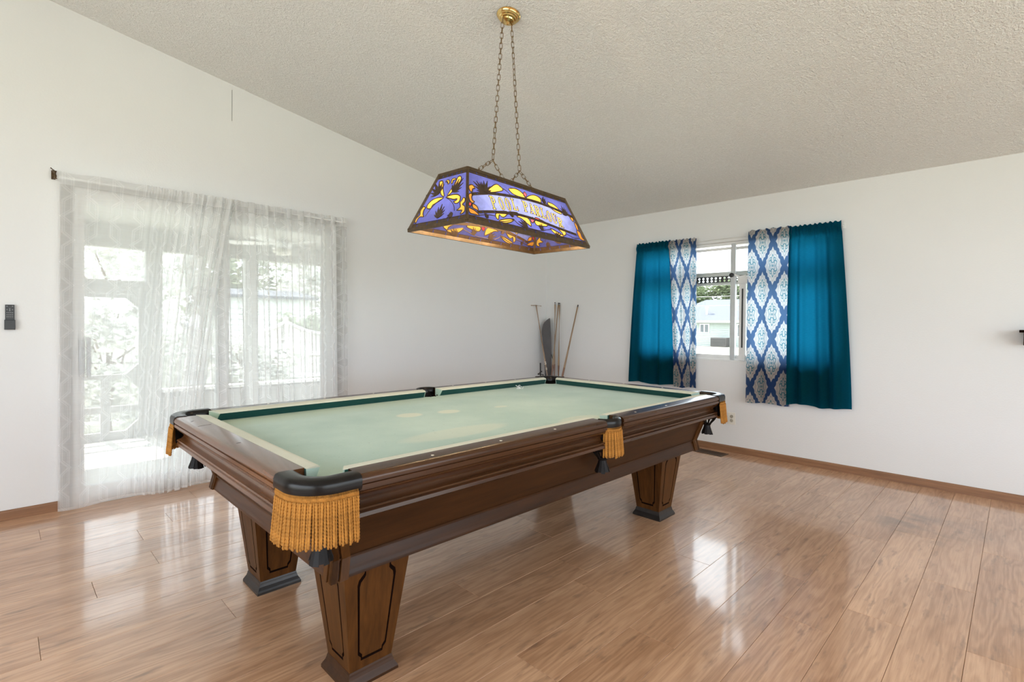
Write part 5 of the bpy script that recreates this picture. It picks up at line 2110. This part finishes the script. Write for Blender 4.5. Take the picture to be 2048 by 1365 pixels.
x = -9.0
while x < 3.6:
    h = round(fence_top(x + 0.065) * 25) / 25
    if h not in board0:
        bm = B()
        box(bm, 0.004, 0.126, 0, 0.02, 0.04, h)
        board0[h] = obj('fence_board', bm, 'fence', fe)
        board0[h].location = (x, 0, 0)
    else:
        inst(board0[h], fe, (x, 0, 0), name='fence_board')
    x += 0.13
for zz in (1.15, 0.62):
    bm = B()
    box(bm, -9, 3.6, -0.045, -0.005, zz, zz + 0.09, 0.003)
    obj('fence_rail', bm, 'trimwhite', fe)
bm = B()
pts = []
xx = -9.0
while xx < 3.6:
    pts.append((xx, -0.02, fence_top(xx) + 0.01))
    xx += 0.1
tube(bm, pts, 0.035, 6)
obj('fence_cap', bm, 'trimwhite', fe)
for k in range(-4, 2):
    bm = B()
    xx = -0.21 + 2.2 * k
    box(bm, xx - 0.05, xx + 0.05, -0.06, 0.04, 0, 2.02, 0.004)
    lathe(bm, [(0.075, 2.02), (0.075, 2.05), (0.0, 2.10)], 4, (xx, -0.01, 0), ax=Matrix.Rotation(PI / 4, 3, 'Z'))
    obj('fence_post', bm, 'fence', fe)

# pale outbuilding with lap siding beyond the fence
ob = thing('shed', 'pale lap-sided building rising behind the fence', 'building', (1.25, 13.0, -0.72))
bm = B()
box(bm, -1.3, 1.3, 0.05, 3.0, 0.0, 2.75)
obj('wall', bm, 'siding', ob)
for k in range(16):
    bm = B()
    z0 = k * 0.17
    vs = [bm.verts.new(p) for p in ((-1.3, 0.0, z0), (1.3, 0.0, z0), (1.3, 0.035, z0 + 0.175), (-1.3, 0.035, z0 + 0.175), (-1.3, 0.05, z0), (1.3, 0.05, z0), (1.3, 0.05, z0 + 0.175), (-1.3, 0.05, z0 + 0.175))]
    for f in ((0, 1, 2, 3), (4, 7, 6, 5), (0, 4, 5, 1), (3, 2, 6, 7), (0, 3, 7, 4), (1, 5, 6, 2)):
        bm.faces.new([vs[i] for i in f])
    obj('siding_board', bm, 'siding', ob)
bm = B()
poly_slab(bm, [[(-0.25, 2.72), (1.5, 3.0), (3.25, 2.72), (3.25, 2.80), (1.5, 3.08), (-0.25, 2.80)]], lambda u, v, t: Vector((t, u, v)), -1.5, 1.5)
obj('roof', bm, 'shingle', ob)


# trees: trunk, limbs and a crown of separate leaf cards gathered into clusters
def tree(label, loc, h, crown_r, crown_h, nleaf, seed, mat='leaf', leaf=0.16, group='trees beyond the yard', nm='tree'):
    rg = random.Random(seed)
    t = thing(nm, label, 'tree', loc, group=group)
    bm = B()
    cz_ = h - crown_h / 2
    tube(bm, [(0, 0, 0), (0.05 * h / 5, 0.02, h * 0.3), (0, 0, cz_)], [0.028 * h, 0.022 * h, 0.010 * h], 8)
    for k in range(7):
        a = 2 * PI * k / 7 + rg.random()
        e = Vector((math.cos(a) * crown_r * 0.7, math.sin(a) * crown_r * 0.7, cz_ + rg.uniform(-0.1, 0.35) * crown_h))
        st = Vector((0, 0, h * (0.22 + 0.04 * k)))
        tube(bm, [st, (st + e) / 2 + Vector((0, 0, 0.1)), e], [0.011 * h, 0.007 * h, 0.003 * h], 6)
    obj('trunk', bm, 'bark', t)
    cl = []
    for k in range(46):
        while True:
            v = Vector((rg.uniform(-1, 1), rg.uniform(-1, 1), rg.uniform(-1, 1)))
            if 0.35 < v.length < 1.0:
                break
        cl.append((Vector((v.x * crown_r, v.y * crown_r, cz_ + v.z * crown_h / 2)), crown_r * rg.uniform(0.16, 0.32)))
    verts, faces = [], []
    for i in range(nleaf):
        c, r = cl[rg.randrange(len(cl))]
        p = c + Vector((rg.gauss(0, 0.5), rg.gauss(0, 0.5), rg.gauss(0, 0.42))) * r
        n = Vector((rg.gauss(0, 1), rg.gauss(0, 1), rg.gauss(0, 1) + 0.6)).normalized()
        a, b = frame_at(n)
        s1 = leaf * rg.uniform(0.6, 1.2)
        s2 = s1 * 0.55
        k = len(verts)
        verts += [p - a * s1, p - b * s2 + a * 0.1 * s1, p + a * s1, p + b * s2 + a * 0.1 * s1]
        faces.append((k, k + 1, k + 2, k + 3))
    me = bpy.data.meshes.new('foliage')
    me.from_pydata([tuple(v) for v in verts], [], faces)
    me.materials.append(M[mat])
    o = bpy.data.objects.new('foliage', me)
    col.objects.link(o)
    o.parent = t
    o['kind'] = 'stuff'
    return t


tree('leafy tree seen through the left half of the porch', (-6.8, 18.0, -0.75), 6.6, 2.6, 5.6, 5200, 1, leaf=0.14)
tree('leafy tree behind the screen door', (-2.3, 16.0, -0.75), 5.6, 2.3, 4.6, 5200, 2, 'leaf2', 0.13)
tree('tall tree behind the pale building', (3.0, 23.0, -0.75), 7.0, 2.8, 5.6, 5200, 3, leaf=0.17)
tree('tree behind the right part of the fence', (6.0, 17.5, -0.75), 6.8, 2.8, 5.6, 6000, 4, 'leaf2', 0.15)
tree('low dark bush just over the fence', (0.9, 9.8, -0.75), 2.25, 0.75, 1.9, 4000, 5, leaf=0.07, group='bushes at the fence', nm='bush')
tree('tall loose bush behind the screen door', (-3.75, 6.3, -0.75), 2.7, 1.1, 2.5, 5000, 6, 'leaf2', 0.07, group='bushes at the fence', nm='bush')
tree('round bush just right of the one behind the screen door', (-1.35, 6.6, -0.75), 2.1, 0.85, 1.9, 4000, 16, 'leaf2', 0.07, group='bushes at the fence', nm='bush')

# neighbour house seen through the window
HX = 44.0
nh = thing('neighbour_house', 'pale sided one-storey house with a grey shingle roof', 'house', (HX, 15.5, -0.70))
bm = B()
box(bm, 0.08, 9.0, -9.5, 7.0, 0.0, 2.45)
obj('wall', bm, 'siding2', nh)
for k in range(14):
    bm = B()
    z0 = k * 0.172
    vs = [bm.verts.new(p) for p in ((0.0, -9.5, z0), (0.0, 7.0, z0), (0.045, 7.0, z0 + 0.176), (0.045, -9.5, z0 + 0.176), (0.08, -9.5, z0), (0.08, 7.0, z0), (0.08, 7.0, z0 + 0.176), (0.08, -9.5, z0 + 0.176))]
    for f in ((0, 1, 2, 3), (4, 7, 6, 5), (0, 4, 5, 1), (3, 2, 6, 7), (0, 3, 7, 4), (1, 5, 6, 2)):
        bm.faces.new([vs[i] for i in f])
    obj('siding_board', bm, 'siding2', nh)
bm = B()
v = [(-0.6, -10.2, 2.42), (-0.6, 7.6, 2.42), (9.6, 7.6, 2.42), (9.6, -10.2, 2.42), (4.5, -5.0, 4.75), (4.5, 4.0, 4.75)]
vs = [bm.verts.new(p) for p in v]
for f in ((0, 1, 5, 4), (1, 2, 5), (2, 3, 4, 5), (3, 0, 4), (0, 3, 2, 1)):
    bm.faces.new([vs[i] for i in f])
obj('roof', bm, 'shingle', nh)
bm = B()
box(bm, -0.64, -0.58, -10.2, 7.6, 2.28, 2.46)
obj('fascia', bm, 'trimwhite', nh)
bm = B()
tube(bm, [(0.9, 2.3, 2.7), (0.9, 2.3, 3.75)], 0.13, 10)
lathe(bm, [(0.19, 3.75), (0.19, 3.86), (0.05, 3.95)], 12, (0.9, 2.3, 0))
obj('roof_vent', bm, 'alu', nh)
for (yc, w2, z0, z1) in ((2.12, 0.40, 1.33, 2.10), (-1.5, 0.42, 1.0, 2.1)):
    bm = B()
    frame_rect(bm, yc - w2 - 0.08, yc + w2 + 0.08, z0 - 0.08, z1 + 0.08, 0.09, -0.04, 0.02, 'x')
    wf = obj('window', bm, 'trimwhite', nh)
    bm = B()
    box(bm, -0.02, 0.0, yc - w2, yc + w2, z0, z1)
    obj('pane', bm, 'darkglass', wf)
    bm = B()
    box(bm, -0.05, -0.02, yc - 0.05, yc + 0.05, z0, z1)
    obj('mullion', bm, 'trimwhite', wf)
ac = thing('air_conditioner', 'grey boxy outdoor unit at the foot of the pale house', 'air conditioner', (HX - 0.9, 15.7, -0.70))
bm = B()
box(bm, -0.4, 0.4, -0.75, 0.75, 0.0, 0.85, 0.03)
obj('cabinet', bm, 'case', ac)
for q in range(6):
    bm = B()
    box(bm, -0.42, -0.40, -0.68, 0.68, 0.10 + q * 0.12, 0.15 + q * 0.12)
    obj('louvre', bm, 'black', ac)
tree('broad tree rising behind the house on its left side', (58.0, 31.0, -0.75), 6.6, 3.2, 5.2, 9000, 7, 'leaf3', 0.20, group='trees behind the neighbour house')
tree('broad tree rising behind the middle of the house roof', (58.5, 22.0, -0.75), 7.6, 4.3, 6.0, 15000, 8, 'leaf3', 0.20, group='trees behind the neighbour house')
tree('smaller tree behind the right end of the house roof', (59.0, 13.5, -0.75), 6.0, 3.0, 4.8, 11000, 9, 'leaf3', 0.20, group='trees behind the neighbour house')
for nmz, lab in ((2.25, 'upper overhead wire crossing in front of the trees'), (1.80, 'lower overhead wire crossing in front of the trees')):
    bm = B()
    tube(bm, [(0, -14 + k * 1.5, -0.0015 * (k - 9) ** 2 * -1) for k in range(20)], 0.006, 5)
    o = obj('overhead_wire', bm, 'trimwhite')
    o.location = (20, 3.5, nmz + 0.45)
    tag(o, lab, 'wire')
